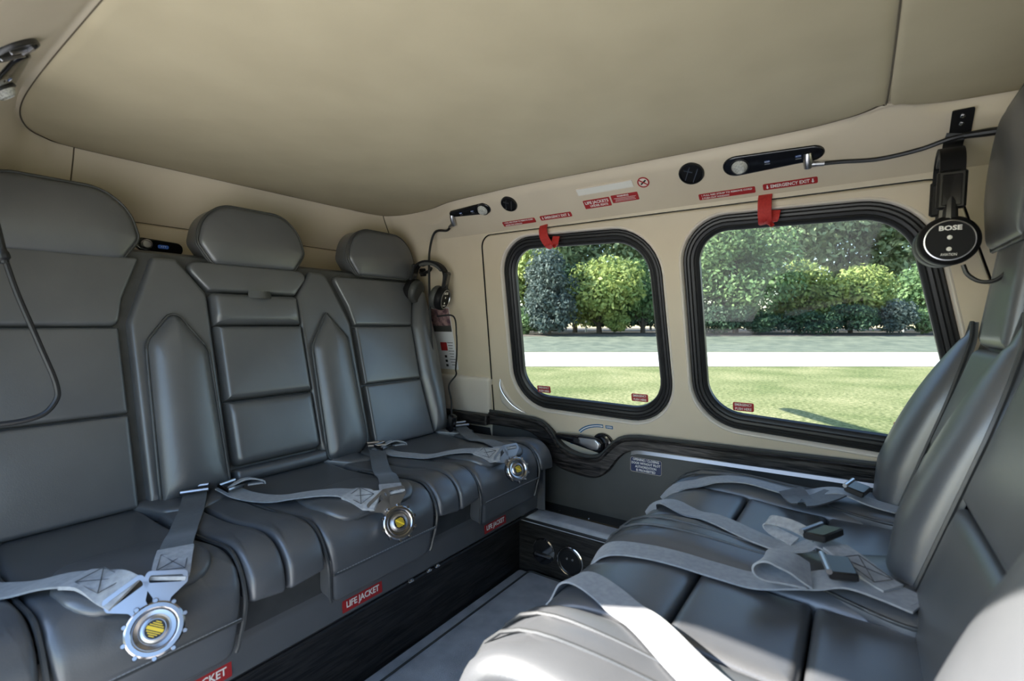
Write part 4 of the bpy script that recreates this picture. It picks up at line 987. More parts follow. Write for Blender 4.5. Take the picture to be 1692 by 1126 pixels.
# push-here stickers on the panes
for x, z, lab in ((-0.916, 0.590, 'red EMERGENCY PUSH HERE sticker low on the left of the smaller rear window'), (-0.562, 0.590, 'red EMERGENCY PUSH HERE sticker low on the right of the smaller rear window'),
                  (-0.262, 0.590, 'red EMERGENCY PUSH HERE sticker low on the left of the larger forward window'), (0.098, 0.574, 'red EMERGENCY sticker of the forward window half hidden by the bench')):
    sticker('push_here_sticker', lab, W(x, z + 0.004, -0.026), (1, 0, 0), (0, -WT * -1 * -1, 1), 0.054, 0.025, 'red', [('EMERGENCY', 0.0105, 0, 0.0058, 0.044), ('PUSH HERE', 0.0105, 0, -0.0065, 0.042)], rad=0.004)
# blue placard
sticker('door_placard', 'navy placard about opening and closing the door on the lower door panel', (-0.540, LOWY - 0.0052, 0.386), (1, 0, 0), (0, 0, 1), 0.102, 0.048, 'navy',
        [('OPENING / CLOSING', 0.0105, 0, 0.0165, 0.084), ('DOOR WITHOUT PILOT', 0.0105, 0, 0.0055, 0.092), ('AUTHORIZATION', 0.0105, 0, -0.0055, 0.068), ('IS PROHIBITED', 0.0105, 0, -0.0165, 0.062)], rad=0.006, border='cream')
# door lever
lv = thing('door_lever', (-0.69, LOWY - 0.004, 0.43), 'black and chrome door lever in the dip of the wood rail', 'lever')
LC = W(-0.685, 0.438, 0.0); LY = LC.y - 0.006
make('escutcheon', *lathe_vf([(0.036, -0.002), (0.036, 0.010), (0.033, 0.014), (0.027, 0.015), (0.025, 0.012), (0, 0.012)], (-0.688, LY, 0.436), (0, -1, 0), 32), 'gloss_black', lv)
P = round_poly([(-0.858, 0.454), (-0.858, 0.438), (-0.76, 0.418), (-0.700, 0.408), (-0.678, 0.418), (-0.676, 0.440), (-0.690, 0.456), (-0.76, 0.458)], [0.004, 0.006, 0.03, 0.015, 0.015, 0.015, 0.02, 0.05], 5, 0.02)
v, f = outward(pillow_vf(P, lambda a, b_, h: Vector((a, LY - 0.020 - h, b_)), 0.010, 0.010, 0.003, 0.010), (0, -1, 0)); make('lever_arm', v, f, 'gloss_black', lv)
P = round_poly([(-0.765, 0.452), (-0.765, 0.430), (-0.715, 0.416), (-0.690, 0.418), (-0.686, 0.440), (-0.700, 0.452)], [0.004, 0.004, 0.012, 0.012, 0.012, 0.012], 5, 0.02)
v, f = outward(pillow_vf(P, lambda a, b_, h: Vector((a, LY - 0.031 - h, b_)), 0.003, 0.003, 0.001, 0.003), (0, -1, 0)); make('lever_insert', v, f, 'steel', lv)
P = round_poly([(-0.785, 0.449), (-0.785, 0.431), (-0.755, 0.427), (-0.755, 0.447)], 0.006, 5, 0.02)
v, f = outward(pillow_vf(P, lambda a, b_, h: Vector((a, LY - 0.032 - h, b_)), 0.004, 0.004, 0.0, 0.003), (0, -1, 0)); make('release_button', v, f, 'black', lv)
# arrow and open / close labels
WV = Vector((0, -WT, 1))
ar = thing('lever_arrow_label', W(-0.745, 0.475), 'curved blue arrow printed above the door lever', 'sign')
pth2 = [W(-0.690 - 0.100 * math.cos(a) , 0.430 + 0.065 * math.sin(a), 0.001) for a in np.linspace(0.55, 1.62, 14)]
make('arrow_band', *ribbon_vf(pth2, [Vector((pth2[min(i + 1, 13)] - pth2[max(i - 1, 0)])).cross(WN) for i in range(14)], 0.011, 0.0004), 'blue_ink', ar)
make('arrow_line', *ribbon_vf([p + WN * 0.0008 for p in pth2], [Vector((pth2[min(i + 1, 13)] - pth2[max(i - 1, 0)])).cross(WN) for i in range(14)], 0.003, 0.0003), 'white_ink', ar)
vv, f = arrow_vf(pth2[-2] + WN * 0.0014, WV, Vector((-1, 0, 0)), 0.012, 0.008); make('arrow_head', *outward((vv, f), (0, -1, 0)), 'white_ink', ar)
sticker('lever_label', 'small blue OPEN label beside the curved arrow', W(-0.664, 0.494, 0.0005), (1, 0, 0), WV, 0.026, 0.011, 'blue_ink', [('OPEN', 0.008, 0, 0, 0.020)], th=0.0008, rad=0.001)
sticker('lever_label', 'small blue CLOSE label under the door lever', W(-0.803, 0.420, 0.0005), (1, 0, 0), WV, 0.026, 0.010, 'blue_ink', [('CLOSE', 0.007, 0, 0, 0.020)], th=0.0008, rad=0.001)
# grab handle at the rear of the door: cupped cream pull with chrome edge
gh = thing('grab_handle', W(-1.06, 0.50), 'cream door pull with a thin chrome edge beside the rear window', 'handle')
P = round_poly([(-1.092, 0.622), (-1.082, 0.628), (-1.070, 0.590), (-1.040, 0.545), (-0.990, 0.512), (-1.000, 0.503), (-1.060, 0.512), (-1.098, 0.545)], [0.004, 0.004, 0.05, 0.05, 0.004, 0.004, 0.03, 0.03], 5, 0.01)
v, f = outward(pillow_vf(P, lambda a, b_, h: W(a, b_, h), 0.006, 0.008, 0.004, 0.004, cen=(-1.072, 0.550)), (0, -1, 0)); make('handle_cup', v, f, 'cream_pale', gh)
make('chrome_edge', *tube_vf(catmull([W(-1.083, 0.630, 0.004), W(-1.082, 0.605, 0.013), W(-1.066, 0.575, 0.018), W(-1.038, 0.543, 0.018), W(-1.005, 0.520, 0.013), W(-0.984, 0.508, 0.004)], 6), [0.0012 + 0.0018 * math.sin(math.pi * k / 30) for k in range(31)], 8), 'steel', gh)

# speaker and ashtray cup in the step box
def fit(c, label, nm, cat):
    return thing(nm, c, label, cat)
sp_c = Vector((-0.735, 1.3572, 0.080)); t = fit(sp_c, 'round black speaker with thin chrome ring low on the step box', 'speaker', 'speaker')
make('rim', *lathe_vf([(0.046, 0), (0.047, 0.004), (0.044, 0.0055), (0.0425, 0.004), (0.0425, 0.001)], sp_c, (0, -1, 0), 40, caps=False), 'chrome', t)
make('cone', *lathe_vf([(0.0425, 0.003), (0.038, 0.005), (0.034, 0.002), (0.020, -0.003), (0.0, -0.004)], sp_c, (0, -1, 0), 36), 'black', t)
for a in (0.6, 2.6): make('screw', *lathe_vf([(0.004, 0), (0.004, 0.003), (0.002, 0.0035)], sp_c + Vector((0.012 * math.cos(a), -0.001, 0.014 * math.sin(a))), (0, -1, 0), 10), 'chrome', t)
cp = Vector((-0.832, 1.3572, 0.088)); t = fit(cp, 'round chrome hinged cup cover on the step box', 'cup_cover', 'cup holder')
make('cover_disc', *lathe_vf([(0.040, 0), (0.041, 0.003), (0.038, 0.006), (0.012, 0.007), (0, 0.007)], cp, (0, -1, 0), 40), 'chrome', t)
make('hinge_bar', *box_vf(cp + Vector((0, -0.009, -0.012)), 0.062, 0.006, 0.010, bev=0.002), 'steel', t)
P = [cp + Vector((0.040 * math.cos(a), -0.006, 0.040 * math.sin(a))) for a in np.linspace(math.pi + 0.33, 2 * math.pi - 0.33, 14)]
v, f = loft_vf([P, [p + Vector((0, -0.003, 0)) for p in P]], False); n = len(v); 
make('lower_lid', [p + Vector((0, -0.002, 0)) for p in P] + [p + Vector((0, -0.005, 0)) for p in P], [tuple(range(14)), tuple(range(14, 28))[::-1]] + [(i, i + 1, 15 + i, 14 + i) for i in range(13)] + [(13, 0, 14, 27)], 'gloss_black', t)

# life jacket stickers on the apron
for y, lab in ((0.345, 'red LIFE JACKET sticker under the nearest rear seat, cut by the picture edge'), (0.672, 'red LIFE JACKET sticker under the middle rear seat'), (1.150, 'red LIFE JACKET sticker under the rear seat beside the door')):
    sticker('life_jacket_sticker', lab, (-0.8755, y, 0.237), (0, 1, 0), (-0.07, 0, 1), 0.104, 0.027, 'red', [('LIFE JACKET', 0.0185, 0, 0, 0.086)], rad=0.001)

# safety card on the rear pillar
sc_ = thing('safety_card', W(-1.340, 0.65), 'printed white safety card in the corner behind the headset', 'card')
make('card_sheet', *plate_vf(W(-1.340, 0.775, 0.001), (1, 0, 0), WV, 0.110, 0.250, 0.0012, 0.003), 'paper', sc_)
make('card_picture', *plate_vf(W(-1.340, 0.852, 0.0024), (1, 0, 0), WV, 0.106, 0.085, 0.0004, 0.001), 'pink', sc_)
make('card_band', *plate_vf(W(-1.340, 0.815, 0.0028), (1, 0, 0), WV, 0.106, 0.024, 0.0004, 0.001), 'dark_leather', sc_)
make('card_red_box', *plate_vf(W(-1.342, 0.745, 0.0026), (1, 0, 0), WV, 0.034, 0.034, 0.0004, 0.001), 'red', sc_)
mb = MB()
for k in range(9): mb.add(*plate_vf(W(-1.307, 0.760 - 0.011 * k, 0.0026), (1, 0, 0), WV, 0.030 - 0.006 * (k % 3), 0.0022, 0.0003, 0.0005))
for k in range(3): mb.add(*plate_vf(W(-1.340, 0.705 - 0.018 * k, 0.0026), (1, 0, 0), WV, 0.012, 0.010, 0.0003, 0.0008))
mb.build('card_print', 'black', sc_, smooth=False)

# ------------------------------------------------------------------ headsets
def headset(label, top, xdir, zdir, span=0.066, drop=0.150, tilt=0.0, brand=True, cupR=0.050, near=1):
    """headband arc in the plane (xdir, zdir) hanging from top; ear cups face +-xdir"""
    X = Vector(xdir).normalized(); Z = Vector(zdir); Z = (Z - X * Z.dot(X)).normalized(); Yv = Z.cross(X); top = Vector(top)
    hd = thing('headset', top - Z * (drop + cupR), label, 'headset')
    def T(a, b_, c_): return top + X * a + Yv * b_ + Z * c_
    arc = [T(span * math.sin(a), 0, -span * 0.75 + span * 0.75 * math.cos(a)) for a in np.linspace(-math.pi / 2, math.pi / 2, 17)]
    arc = [T(-span * 1.02, 0, -drop + 0.055)] + arc + [T(span * 1.02, 0, -drop + 0.055)]
    make('headband', *ribbon_vf(smooth_path(arc, 1), [Yv] * len(arc), 0.034, 0.004), 'matte_black', hd, 50)
    make('band_cushion', *ribbon_vf([p - Z * 0.008 for p in arc[5:-5]], [Yv] * len(arc[5:-5]), 0.030, 0.006), 'dark_leather', hd, 60)
    for s in (-1, 1):
        sl = make('slider', *box_vf(T(s * span * 1.04, 0, -drop * 0.50 + 0.005), 0.012, 0.040, 0.066, Matrix((X, Yv, Z)).transposed(), 0.004), 'black', hd)
        make('slider_frame', *box_vf(T(s * (span * 1.04 + 0.0062), 0, -drop * 0.50 + 0.004), 0.0025, 0.026, 0.052, Matrix((X, Yv, Z)).transposed(), 0.001), 'gloss_black', sl)
        make('yoke', *tube_vf([T(s * span * 1.02, 0, -drop * 0.55), T(s * (span * 1.10), 0, -drop + cupR * 0.85), T(s * (span * 1.05), 0, -drop + cupR * 0.4)], [0.009, 0.011, 0.009], 10), 'black', hd)
        n = X * s; c = T(s * span * 0.86, 0, -drop)
        cup = make('ear_cup', *lathe_vf([(cupR * 0.80, -0.004), (cupR * 0.97, 0.0), (cupR, 0.008), (cupR * 0.98, 0.016), (cupR * 0.90, 0.022), (cupR * 0.80, 0.024), (cupR * 0.78, 0.0225), (0, 0.0225)], c, n, 40, xdir=Z), 'matte_black', hd, 40)
        make('ear_cushion', *lathe_vf([(cupR * 0.62, -0.024), (cupR * 0.80, -0.026), (cupR * 0.95, -0.020), (cupR * 1.0, -0.010), (cupR * 0.95, -0.002), (cupR * 0.7, 0.0)], c, n, 36, xdir=Z), 'dark_leather', hd, 60)
        make('trim_ring', *lathe_vf([(cupR * 0.79, 0.0230), (cupR * 0.80, 0.0252), (cupR * 0.76, 0.0256), (cupR * 0.74, 0.0235)], c, n, 40, xdir=Z, caps=False), 'steel', cup)
        if s == near and brand:
            uu = Z.cross(n); mb = MB(); mb.add(*text_vf('BOSE', 0.0110, c + n * 0.0232 + Z * cupR * 0.48, uu, Z, width=cupR * 0.70, bold=0.0004)); mb.add(*text_vf('AVIATION', 0.0065, c + n * 0.0232 - Z * cupR * 0.56, uu, Z, width=cupR * 0.5)); mb.build('lettering', 'white_ink', cup, smooth=False)
            for q in (0.12, -0.34):
                make('stud', *lathe_vf([(0.0036, 0.022), (0.0036, 0.0235), (0.0024, 0.0240), (0, 0.0242)], c + Z * cupR * q, n, 16), 'white', cup)
    return hd, T
# forward headset hanging from its bracket by the forward headrest
hk = thing('headset_hook', HP(0.152, 0.105), 'black bracket on the header holding the forward headset', 'bracket')
make('backplate', *plate_vf(HP(0.150, 0.103, 0.001), HU, HV, 0.032, 0.060, 0.003, 0.003), 'black', hk)
for s_ in (0.120, 0.104): make('screw', *lathe_vf([(0.004, 0.003), (0.004, 0.0045), (0.002, 0.0055)], HP(0.150, s_, 0.001), HNV, 10), 'chrome', hk)
make('hook_arm', *ribbon_vf(catmull([HP(0.145, 0.085, 0.004), HP(0.140, 0.070, 0.02), Vector((0.135, 1.225, 1.130)), Vector((0.130, 1.180, 1.127)), Vector((0.128, 1.160, 1.140))], 6), [Vector((1, 0, 0))] * 25, 0.030, 0.002), 'black', hk)
headset('black headset with a round lettered ear cup hanging beside the forward bench headrest', (0.126, 1.178, 1.142), (0.0, -1.0, -0.06), (0.02, 0, 1), 0.050, 0.164, cupR=0.043, near=1)
def cable(name, label, pts, r, cat='cable', n=10):
    t = thing(name, Vector(min(pts, key=lambda p: p[2])), label, cat)
    make('cord', *tube_vf(catmull(pts, n), r, 8), 'cable', t); return t
t = cable('headset_cable', 'black cable from the forward service panel to the forward headset', [HP(-0.078, 0.070, 0.010), HP(-0.04, 0.064, 0.006), HP(0.025, 0.056, 0.006), HP(0.092, 0.064, 0.007), HP(0.145, 0.082, 0.012), HP(0.212, 0.084, 0.018), HP(0.30, 0.09, 0.03)], 0.0045)
make('plug', *tube_vf([HP(-0.100, 0.096, 0.004), HP(-0.100, 0.085, 0.012), HP(-0.100, 0.068, 0.014)], [0.008, 0.009, 0.0085], 12), 'steel', t)
make('plug_sleeve', *tube_vf([HP(-0.096, 0.074, 0.012), HP(-0.070, 0.069, 0.010)], 0.0055, 10), 'steel', t)
make('strain_relief', *tube_vf([HP(0.155, 0.083, 0.013), HP(0.19, 0.084, 0.016), HP(0.25, 0.087, 0.024)], [0.006, 0.0075, 0.006], 10), 'cable', t)
t = cable('headset_cable', 'black cable curling from the forward ear cup behind the headrest', [(0.142, 1.130, 0.932), (0.148, 1.128, 0.915), (0.163, 1.120, 0.902), (0.180, 1.110, 0.903), (0.196, 1.10, 0.922), (0.212, 1.09, 0.955), (0.235, 1.08, 1.0)], 0.0035)
# rear headset in the corner
rh, T = headset('black headset hanging in the corner beside the rear window-side headrest', (-1.276, 1.302, 1.060), (0.92, 0.30, -0.25), (0.22, 0.0, 1), 0.064, 0.122, brand=True, cupR=0.044, near=1)
hk = thing('headset_hook', (-1.395, 1.335, 1.05), 'small black hook holding the rear headset', 'bracket')
make('hook_arm', *tube_vf(catmull([W(-1.390, 1.035, 0.0), W(-1.385, 1.035, 0.02), W(-1.35, 1.034, 0.045), W(-1.31, 1.040, 0.05), W(-1.295, 1.052, 0.05)], 6), 0.006, 8), 'black', hk)
make('backplate', *plate_vf(W(-1.39, 1.034, 0.0), (1, 0, 0), WV, 0.03, 0.03, 0.004, 0.004), 'black', hk)
t = cable('headset_cable', 'black cable hanging from the rear service panel down past the headset', [HP(-1.168, 0.064, 0.012), HP(-1.20, 0.045, 0.014), Vector((-1.262, 1.300, 1.165)), Vector((-1.290, 1.300, 1.10)), Vector((-1.293, 1.300, 1.0)), Vector((-1.292, 1.302, 0.9)), Vector((-1.285, 1.305, 0.75)), Vector((-1.262, 1.31, 0.60)), Vector((-1.235, 1.318, 0.50)), Vector((-1.215, 1.322, 0.445))], 0.0042)
make('plug', *tube_vf([HP(-1.148, 0.096, 0.004), HP(-1.150, 0.082, 0.012), HP(-1.155, 0.062, 0.014)], [0.007, 0.008, 0.0075], 12), 'steel', t)
make('plug_sleeve', *tube_vf([HP(-1.156, 0.066, 0.012), HP(-1.178, 0.058, 0.013)], 0.0055, 10), 'steel', t)
cable('headset_cable', 'thin black cable looping from the rear ear cup across the safety card', [T(0.06, 0, -0.19), Vector((-1.215, 1.345, 0.86)), Vector((-1.205, 1.350, 0.79)), Vector((-1.215, 1.362, 0.72)), Vector((-1.232, 1.375, 0.665)), Vector((-1.240, 1.385, 0.640)), Vector((-1.262, 1.37, 0.60)), Vector((-1.245, 1.365, 0.54)), Vector((-1.225, 1.34, 0.47)), Vector((-1.215, 1.325, 0.445))], 0.0032)
cable('headset_cable', 'thin black cable from the rear headset down along the seat bolster', [T(-0.05, 0, -0.19), Vector((-1.31, 1.31, 0.82)), Vector((-1.31, 1.305, 0.74)), Vector((-1.275, 1.31, 0.62)), Vector((-1.24, 1.315, 0.52)), Vector((-1.21, 1.318, 0.445))], 0.0032)
bxo = thing('headset_control_box', (-1.205, 1.320, 0.432), 'small black headset control box at the end of the cables on the rear seat', 'control box')
make('body', *box_vf((-1.205, 1.320, 0.468), 0.030, 0.026, 0.075, rotm((1, 0.1, -0.25), (0, 1, 0)), 0.006), 'gloss_black', bxo)
for z_ in (0.45, 0.468, 0.486): make('knob', *lathe_vf([(0.005, 0), (0.005, 0.005), (0.003, 0.006)], (-1.189, 1.316, z_ + 0.004), (1, -0.2, 0.2), 12), 'dark_metal', bxo)
# cable hanging at the left edge of the picture
def onb(y, z, h): return B(y, z, h)
t = cable('headset_cable', 'black headset cable with inline plug hanging over the left rear seat back', [Vector((-1.10, 0.150, 1.175)), Vector((-1.13, 0.158, 1.11)), Vector((-1.14, 0.168, 1.00)), Vector((-1.135, 0.186, 0.90)), Vector((-1.12, 0.212, 0.80)), Vector((-1.11, 0.230, 0.73)), Vector((-1.108, 0.228, 0.70)), Vector((-1.11, 0.205, 0.677)), Vector((-1.12, 0.150, 0.672)), Vector((-1.13, 0.08, 0.69))], 0.0042)
make('inline_plug', *tube_vf(catmull([Vector((-1.135, 0.155, 1.11)), Vector((-1.14, 0.160, 1.04)), Vector((-1.14, 0.168, 0.99)), Vector((-1.138, 0.173, 0.955)), Vector((-1.136, 0.178, 0.93))], 6), [0.0055] * 8 + [0.0075] * 12 + [0.0095] * 3 + [0.006] * 2, 10), 'cable', t)

# ------------------------------------------------------------------ outdoors
GZ = -0.62
R_ = Vector((math.cos(YAW), math.sin(YAW), 0)); F_ = Vector((-math.sin(YAW), math.cos(YAW), 0))
def O(r, d, z=0.0): return R_ * r + F_ * d + Vector((0, 0, z))
def berm(d): return 0.0 if d < 27 else 0.75 * (1 - math.cos(math.pi * min(1, (d - 27) / 14))) / 2
m, t, b = new_mat('mown_lawn'); N = t.nodes; L = t.links
tc = N.new('ShaderNodeTexCoord')
n1 = N.new('ShaderNodeTexNoise'); n1.inputs['Scale'].default_value = 0.55; n1.inputs['Detail'].default_value = 6
n2 = N.new('ShaderNodeTexNoise'); n2.inputs['Scale'].default_value = 14.0; n2.inputs['Detail'].default_value = 8; n2.inputs['Roughness'].default_value = 0.75
L.new(tc.outputs['Object'], n1.inputs['Vector']); L.new(tc.outputs['Object'], n2.inputs['Vector'])
r1 = N.new('ShaderNodeValToRGB'); e = r1.color_ramp.elements; e[0].position = 0.35; e[1].position = 0.68; e[0].color = (0.185, 0.215, 0.095, 1); e[1].color = (0.345, 0.335, 0.185, 1)
r2 = N.new('ShaderNodeValToRGB'); e = r2.color_ramp.elements; e[0].position = 0.41; e[1].position = 0.60; e[0].color = (0.45, 0.55, 0.40, 1); e[1].color = (1.55, 1.48, 1.45, 1)
L.new(n1.outputs['Fac'], r1.inputs['Fac']); L.new(n2.outputs['Fac'], r2.inputs['Fac'])
mxn = N.new('ShaderNodeMix'); mxn.data_type = 'RGBA'; mxn.blend_type = 'MULTIPLY'; mxn.inputs[0].default_value = 1.0
L.new(r1.outputs['Color'], mxn.inputs[6]); L.new(r2.outputs['Color'], mxn.inputs[7]); L.new(mxn.outputs[2], b.inputs['Base Color'])
bpn = N.new('ShaderNodeBump'); bpn.inputs['Strength'].default_value = 0.6; bpn.inputs['Distance'].default_value = 0.06; L.new(n2.outputs['Fac'], bpn.inputs['Height']); L.new(bpn.outputs['Normal'], b.inputs['Normal'])
b.inputs['Roughness'].default_value = 0.9; b.inputs['Specular IOR Level'].default_value = 0.15; M['lawn'] = m
M['concrete'] = grained('pale_concrete', (0.62, 0.62, 0.60), (0.72, 0.72, 0.70), 0.8, 0.85, 0.2, 20, bdist=0.01)
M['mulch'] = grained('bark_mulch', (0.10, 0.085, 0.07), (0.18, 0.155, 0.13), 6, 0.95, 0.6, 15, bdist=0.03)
dd = [-45, -20, -8, 0, 8, 17.0, 26, 27, 29, 31, 33, 35, 37, 39, 41, 60, 110]; rr = np.linspace(-90, 90, 19)
v = [O(r, d, GZ + berm(d)) for d in dd for r in rr]; nr = len(rr); f = [(i * nr + k, i * nr + k + 1, (i + 1) * nr + k + 1, (i + 1) * nr + k) for i in range(len(dd) - 1) for k in range(nr - 1)]
tag(make('lawn', v, f, 'lawn'), 'mown lawn around the helicopter seen through the windows', 'lawn', kind='structure')
v = [O(r, d, GZ + 0.015) for r in (-90, 90) for d in (16.9, 25.6)]; tag(make('road', v, [(0, 1, 3, 2)], 'concrete', smooth=False), 'pale concrete road crossing the lawn', 'road', kind='structure')
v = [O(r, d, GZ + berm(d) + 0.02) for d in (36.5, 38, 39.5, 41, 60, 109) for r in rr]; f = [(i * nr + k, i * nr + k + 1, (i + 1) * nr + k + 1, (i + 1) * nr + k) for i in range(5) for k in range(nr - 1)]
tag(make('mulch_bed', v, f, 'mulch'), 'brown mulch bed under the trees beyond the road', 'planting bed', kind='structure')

P = round_poly([(-7, -9), (7, -9), (7, 4.6), (-7, 4.6)], 1.5, 8, 30)  # unseen pale pad, added to bounce daylight up into the cabin
tag(make('bounce_pad', [(p[0], p[1], GZ + 0.02) for p in P], [tuple(range(len(P)))], 'concrete', smooth=False), 'pale concrete pad added unseen under the helicopter to bounce light', 'pad', kind='structure')
M['verge'] = grained('hazed_verge_grass', (0.105, 0.130, 0.100), (0.185, 0.210, 0.155), 1.2, 0.95, 0.5, 8, bdist=0.04)  # shade and haze beyond the road are painted into this grass colour
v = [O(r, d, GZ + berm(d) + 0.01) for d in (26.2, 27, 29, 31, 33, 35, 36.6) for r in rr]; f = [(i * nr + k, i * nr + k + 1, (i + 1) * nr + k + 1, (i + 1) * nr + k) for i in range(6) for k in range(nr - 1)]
tag(make('verge', v, f, 'verge'), 'grass verge with shade and haze painted in, between the road and the trees', 'verge', kind='structure')
def leaf_cloud(c, rx, ry, rz, n, size, lumps=9, seed=0, flat=0.3, shape='round', hollow=0.35):
    """leaf blades gathered in lumps over a crown; returns verts, faces"""
    g_ = np.random.default_rng(seed); c = np.array(c)
    dirs = g_.normal(size=(lumps, 3)); dirs /= np.linalg.norm(dirs, axis=1)[:, None]
    lc = dirs * np.array([rx, ry, rz]) * g_.uniform(0.35, 0.72, (lumps, 1)); lr = g_.uniform(0.30, 0.52, lumps)
    if shape == 'cone':
        tz = g_.uniform(-0.9, 0.95, lumps); ww = (1 - (tz + 1) / 2) ** 0.7 * 0.75 + 0.05; a = g_.uniform(0, 2 * math.pi, lumps)
        lc = np.stack([np.cos(a) * ww * rx * 0.7, np.sin(a) * ww * ry * 0.7, tz * rz], 1); lr = 0.16 + 0.30 * ww
    if shape == 'column':
        tz = g_.uniform(-0.92, 0.85, lumps); ww = 0.72 - 0.40 * np.maximum(0, tz) - 0.10 * np.maximum(0, -tz); a = g_.uniform(0, 2 * math.pi, lumps); q = np.sqrt(g_.uniform(0.1, 1, lumps))
        lc = np.stack([np.cos(a) * ww * q * rx * 0.8, np.sin(a) * ww * q * ry * 0.8, tz * rz * 0.86], 1); lr = g_.uniform(0.26, 0.40, lumps)
    k = g_.integers(0, lumps, n); d = g_.normal(size=(n, 3)); d /= np.linalg.norm(d, axis=1)[:, None]
    rad = g_.uniform(hollow, 1.0, n) ** 0.5
    p = (c + lc[k] + d * (lr[k] * rad)[:, None] * np.array([rx, ry, rz if shape != 'cone' else min(rz, rx * 1.6)])) if shape != 'column' else c + lc[k] + d * (lr[k] * rad * rx)[:, None]
    nn = d * 0.7 + g_.normal(size=(n, 3)) * 0.55 + np.array([0, 0, 0.35]); nn /= np.linalg.norm(nn, axis=1)[:, None]
    t1 = np.cross(nn, g_.normal(size=(n, 3))); t1 /= np.linalg.norm(t1, axis=1)[:, None]; t2 = np.cross(nn, t1)
    s = size * g_.uniform(0.6, 1.3, n)[:, None]
    V = np.stack([p - t1 * s, p + t2 * s * 0.5, p + t1 * s, p - t2 * s * 0.5], 1).reshape(-1, 3)
    return V.tolist(), [(4 * i, 4 * i + 1, 4 * i + 2, 4 * i + 3) for i in range(n)]
def tree(name, label, r, d, h0, h1, rx, mat, n=5000, size=0.22, trunk=True, shape='round', cat='tree', group=None, lumps=14, seed=1, ry=None, tr=0.12):
    g0 = GZ + berm(d); base = O(r, d, g0); t = thing(name, base, label, cat, group)
    c = O(r, d, g0 + (h0 + h1) / 2); v, f = leaf_cloud(c, rx, ry or rx, (h1 - h0) / 2, n, size, lumps, seed, shape=shape)
    make('foliage', v, f, mat, t, smooth=False)
    if trunk:
        mb = MB(); g_ = random.Random(seed)
        hh = h0 + (h1 - h0) * 0.6
        mb.add(*tube_vf(catmull([O(r, d, g0 - 0.1), O(r + g_.uniform(-.1, .1), d, g0 + hh * .5), O(r + g_.uniform(-.3, .3), d, g0 + hh)], 4), [tr * (1.25 - 0.09 * i) for i in range(9)], 8))
        for q in range(4):
            a = g_.uniform(-1, 1); mb.add(*tube_vf([O(r, d, g0 + h0 * (0.8 + .1 * q)), O(r + a * rx * .6, d + g_.uniform(-.4, .4), g0 + h0 + (h1 - h0) * (0.35 + .1 * q))], [tr * .5, tr * .2], 6))
        mb.build('trunk', 'bark', t)
    return t
def rp(px, d): return (px - 846.0) / 811.0 * d
def hp(py, d): return (537.0 - py) / 811.0 * d + CAMZ - (GZ + berm(d))
def tree_px(name, label, px, d, w, ytop, ybot, mat, **k):
    return tree(name, label, rp(px, d), d, max(0.05, hp(ybot, d)), hp(ytop, d), w / 811.0 * d / 2 * 1.25, mat, **k)
G1 = 'trees beyond the road'
tree_px('conifer_tree', 'dark blue-grey evergreen standing left in the rear window view', 908, 38, 96, 398, 568, 'leaf_blue', n=12000, size=0.16, trunk=True, shape='column', lumps=46, seed=2, group=G1)
tree_px('leafy_tree', 'yellow-green tree behind the dark evergreen in the rear window view', 872, 43, 90, 375, 520, 'leaf_light', n=6000, size=0.24, seed=3, group=G1)
tree_px('leafy_tree', 'bright green tree on a dark trunk in the middle of the rear window view', 990, 40, 150, 420, 540, 'leaf_light', n=9000, size=0.20, seed=4, group=G1, lumps=22, tr=0.2)
tree_px('leafy_tree', 'mid green tree right of centre in the rear window view', 1062, 41, 110, 412, 545, 'leaf_mid', n=8000, size=0.20, seed=5, group=G1, lumps=18, tr=0.18)
tree_px('leafy_tree', 'mid green tree between evergreen and bright tree in the rear window view', 950, 42, 80, 430, 535, 'leaf_dark', n=6000, size=0.20, seed=6, group=G1, tr=0.18)
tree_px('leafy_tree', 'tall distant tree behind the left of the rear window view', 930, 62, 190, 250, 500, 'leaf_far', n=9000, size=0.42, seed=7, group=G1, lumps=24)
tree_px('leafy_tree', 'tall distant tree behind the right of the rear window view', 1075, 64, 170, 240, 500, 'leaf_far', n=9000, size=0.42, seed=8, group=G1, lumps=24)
tree_px('leafy_tree', 'large pale green tree filling the left of the forward window view', 1215, 40, 175, 345, 525, 'leaf_mid', n=14000, size=0.20, seed=9, group=G1, lumps=30, tr=0.2)
tree_px('leafy_tree', 'yellow-green tree with a slim white trunk in the forward window view', 1318, 43, 90, 420, 535, 'leaf_light', n=7000, size=0.19, seed=10, group=G1, lumps=18)
tree_px('leafy_tree', 'round mid green tree right of centre in the forward window view', 1405, 41, 110, 435, 530, 'leaf_light', n=9000, size=0.19, seed=11, group=G1, lumps=20, tr=0.15)
tree_px('leafy_tree', 'green tree at the right side of the forward window view', 1525, 45, 120, 420, 545, 'leaf_mid', n=8000, size=0.22, seed=12, group=G1)
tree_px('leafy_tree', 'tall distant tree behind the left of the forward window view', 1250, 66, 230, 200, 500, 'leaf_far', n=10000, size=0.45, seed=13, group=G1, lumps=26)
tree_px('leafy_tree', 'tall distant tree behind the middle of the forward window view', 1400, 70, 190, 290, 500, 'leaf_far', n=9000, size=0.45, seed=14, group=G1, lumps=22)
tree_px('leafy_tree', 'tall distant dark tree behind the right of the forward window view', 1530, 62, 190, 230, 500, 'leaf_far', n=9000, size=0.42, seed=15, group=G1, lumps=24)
tree_px('leafy_tree', 'tree beyond the road between the two window views', 1125, 44, 110, 400, 535, 'leaf_mid', n=7000, size=0.22, seed=16, group=G1)
tree_px('leafy_tree', 'tree beyond the road left of the rear window view', 800, 44, 120, 380, 535, 'leaf_mid', n=7000, size=0.24, seed=17, group=G1)
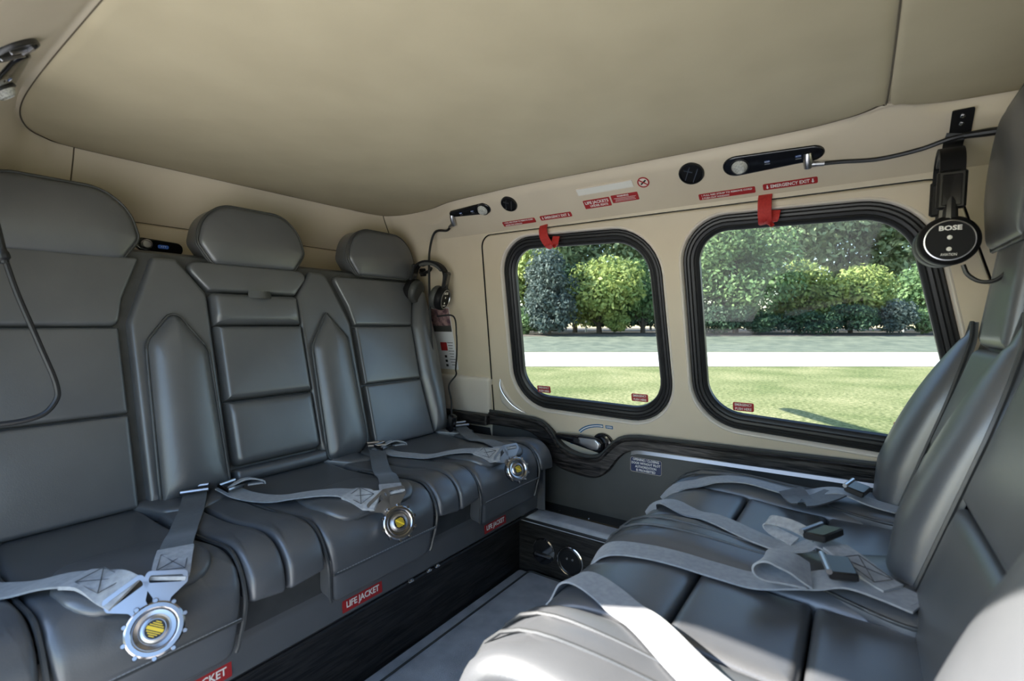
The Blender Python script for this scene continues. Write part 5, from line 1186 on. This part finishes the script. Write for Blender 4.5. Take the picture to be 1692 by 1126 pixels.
for k, (px, d, w, yt, mat, lab) in enumerate(((1640, 46, 150, 410, 'leaf_mid', 'nearer green tree beyond the road hidden behind the forward bench'), (1790, 44, 150, 415, 'leaf_light', 'yellow-green tree beyond the road hidden behind the forward bench'), (1720, 64, 260, 240, 'leaf_far', 'tall distant tree beyond the road hidden behind the forward bench'), (680, 62, 240, 240, 'leaf_far', 'tall distant tree beyond the road hidden behind the rear pillar'))):
    tree_px('leafy_tree', lab, px, d, w, yt, 540, mat, n=6000, size=0.26 if d < 50 else 0.45, seed=80 + k, group=G1, lumps=20)
G2 = 'shrubs beyond the road'
for k, (px, w, yt, mat, lab) in enumerate(((1195, 90, 505, 'leaf_dark', 'low dark shrub at the left of the forward window view'), (1262, 70, 515, 'leaf_dark', 'low dark shrub beside the left shrub in the forward window view'),
        (1340, 95, 508, 'leaf_dark', 'low dark hedge shrub in the middle of the forward window view'), (1412, 90, 500, 'leaf_dark', 'dark hedge shrub beside the rounded bush'), (1478, 66, 492, 'leaf_blue', 'dark rounded bush at the right of the forward window view'), (1535, 60, 505, 'leaf_mid', 'green shrub at the right edge of the forward window view'), (1020, 46, 512, 'leaf_light', 'small yellow-green shrub under the trees in the rear window view'), (868, 60, 505, 'leaf_mid', 'green shrub at the left edge of the rear window view'))):
    tree_px('shrub', lab, px, 38.5, w * 0.85, yt, 563, mat, n=4200, size=0.13, trunk=False, cat='shrub', group=G2, lumps=22, seed=30 + k)
for k, (px, w, lab) in enumerate(((900, 110, 'dark hedge far behind the trees at the left of the rear window view'), (1000, 110, 'dark hedge far behind the trees in the middle of the rear window view'), (1085, 90, 'dark hedge far behind the trees at the right of the rear window view'), (1190, 120, 'dark hedge far behind the trees at the left of the forward window view'), (1310, 120, 'dark hedge far behind the trees in the middle of the forward window view'), (1450, 160, 'dark hedge far behind the trees at the right of the forward window view'))):
    tree_px('hedge', lab, px, 52, w, 500, 552, 'leaf_dark', n=3500, size=0.25, trunk=False, cat='hedge', group='hedges behind the trees', lumps=26, seed=60 + k)
for k, (px, d) in enumerate(((968, 46), (1298, 42), (1492, 44))):
    g0 = GZ + berm(d); p = O(rp(px, d), d, g0)
    o = make('fence_post', *tube_vf([p, p + Vector((0, 0, 1.9)), p + Vector((0, 0, 2.0))], [0.09, 0.09, 0.03], 8), 'white'); tag(o, ('white post under the trees in the rear window view', 'slim white post in the middle of the forward window view', 'slim white post behind the rounded bush')[k], 'post')

# main rotor blades overhead: their shadows fall across the lawn
def ground_px(px, py):
    r = (px - 846.0) / 811.0; q = (537.0 - py) / 811.0; k = (GZ - CAMZ) / q; return O(r * k, k, GZ)
for k, (a, b_, w) in enumerate((((1300, 676), (1490, 731), 0.36),)):
    zt = 2.45; up = -SUN_DIR * ((zt - GZ) / -SUN_DIR.z) * -1.0
    sh = -SUN_DIR * ((zt - GZ) / (-SUN_DIR.z)); A = ground_px(*a) + sh; Bp = ground_px(*b_) + sh; d = (Bp - A); nrm = Vector((0, 0, 1)).cross(d).normalized()
    rowsb = []
    for t_ in np.linspace(-0.02, 1.02, 12):
        c = A + d * t_; ww = w * (0.5 if t_ < 0.03 else 1)
        rowsb.append([c + nrm * ww * x + Vector((0, 0, z)) for x, z in ((0.5, 0), (0.3, 0.022), (0, 0.03), (-0.3, 0.02), (-0.5, 0), (-0.3, -0.012), (0, -0.015), (0.3, -0.012))])
    v, f = loft_vf(rowsb); n8 = len(v); f += [tuple(range(8)), tuple(range(n8 - 8, n8))]
    tag(make('rotor_blade', v, f, 'dark_metal'), kind='structure')
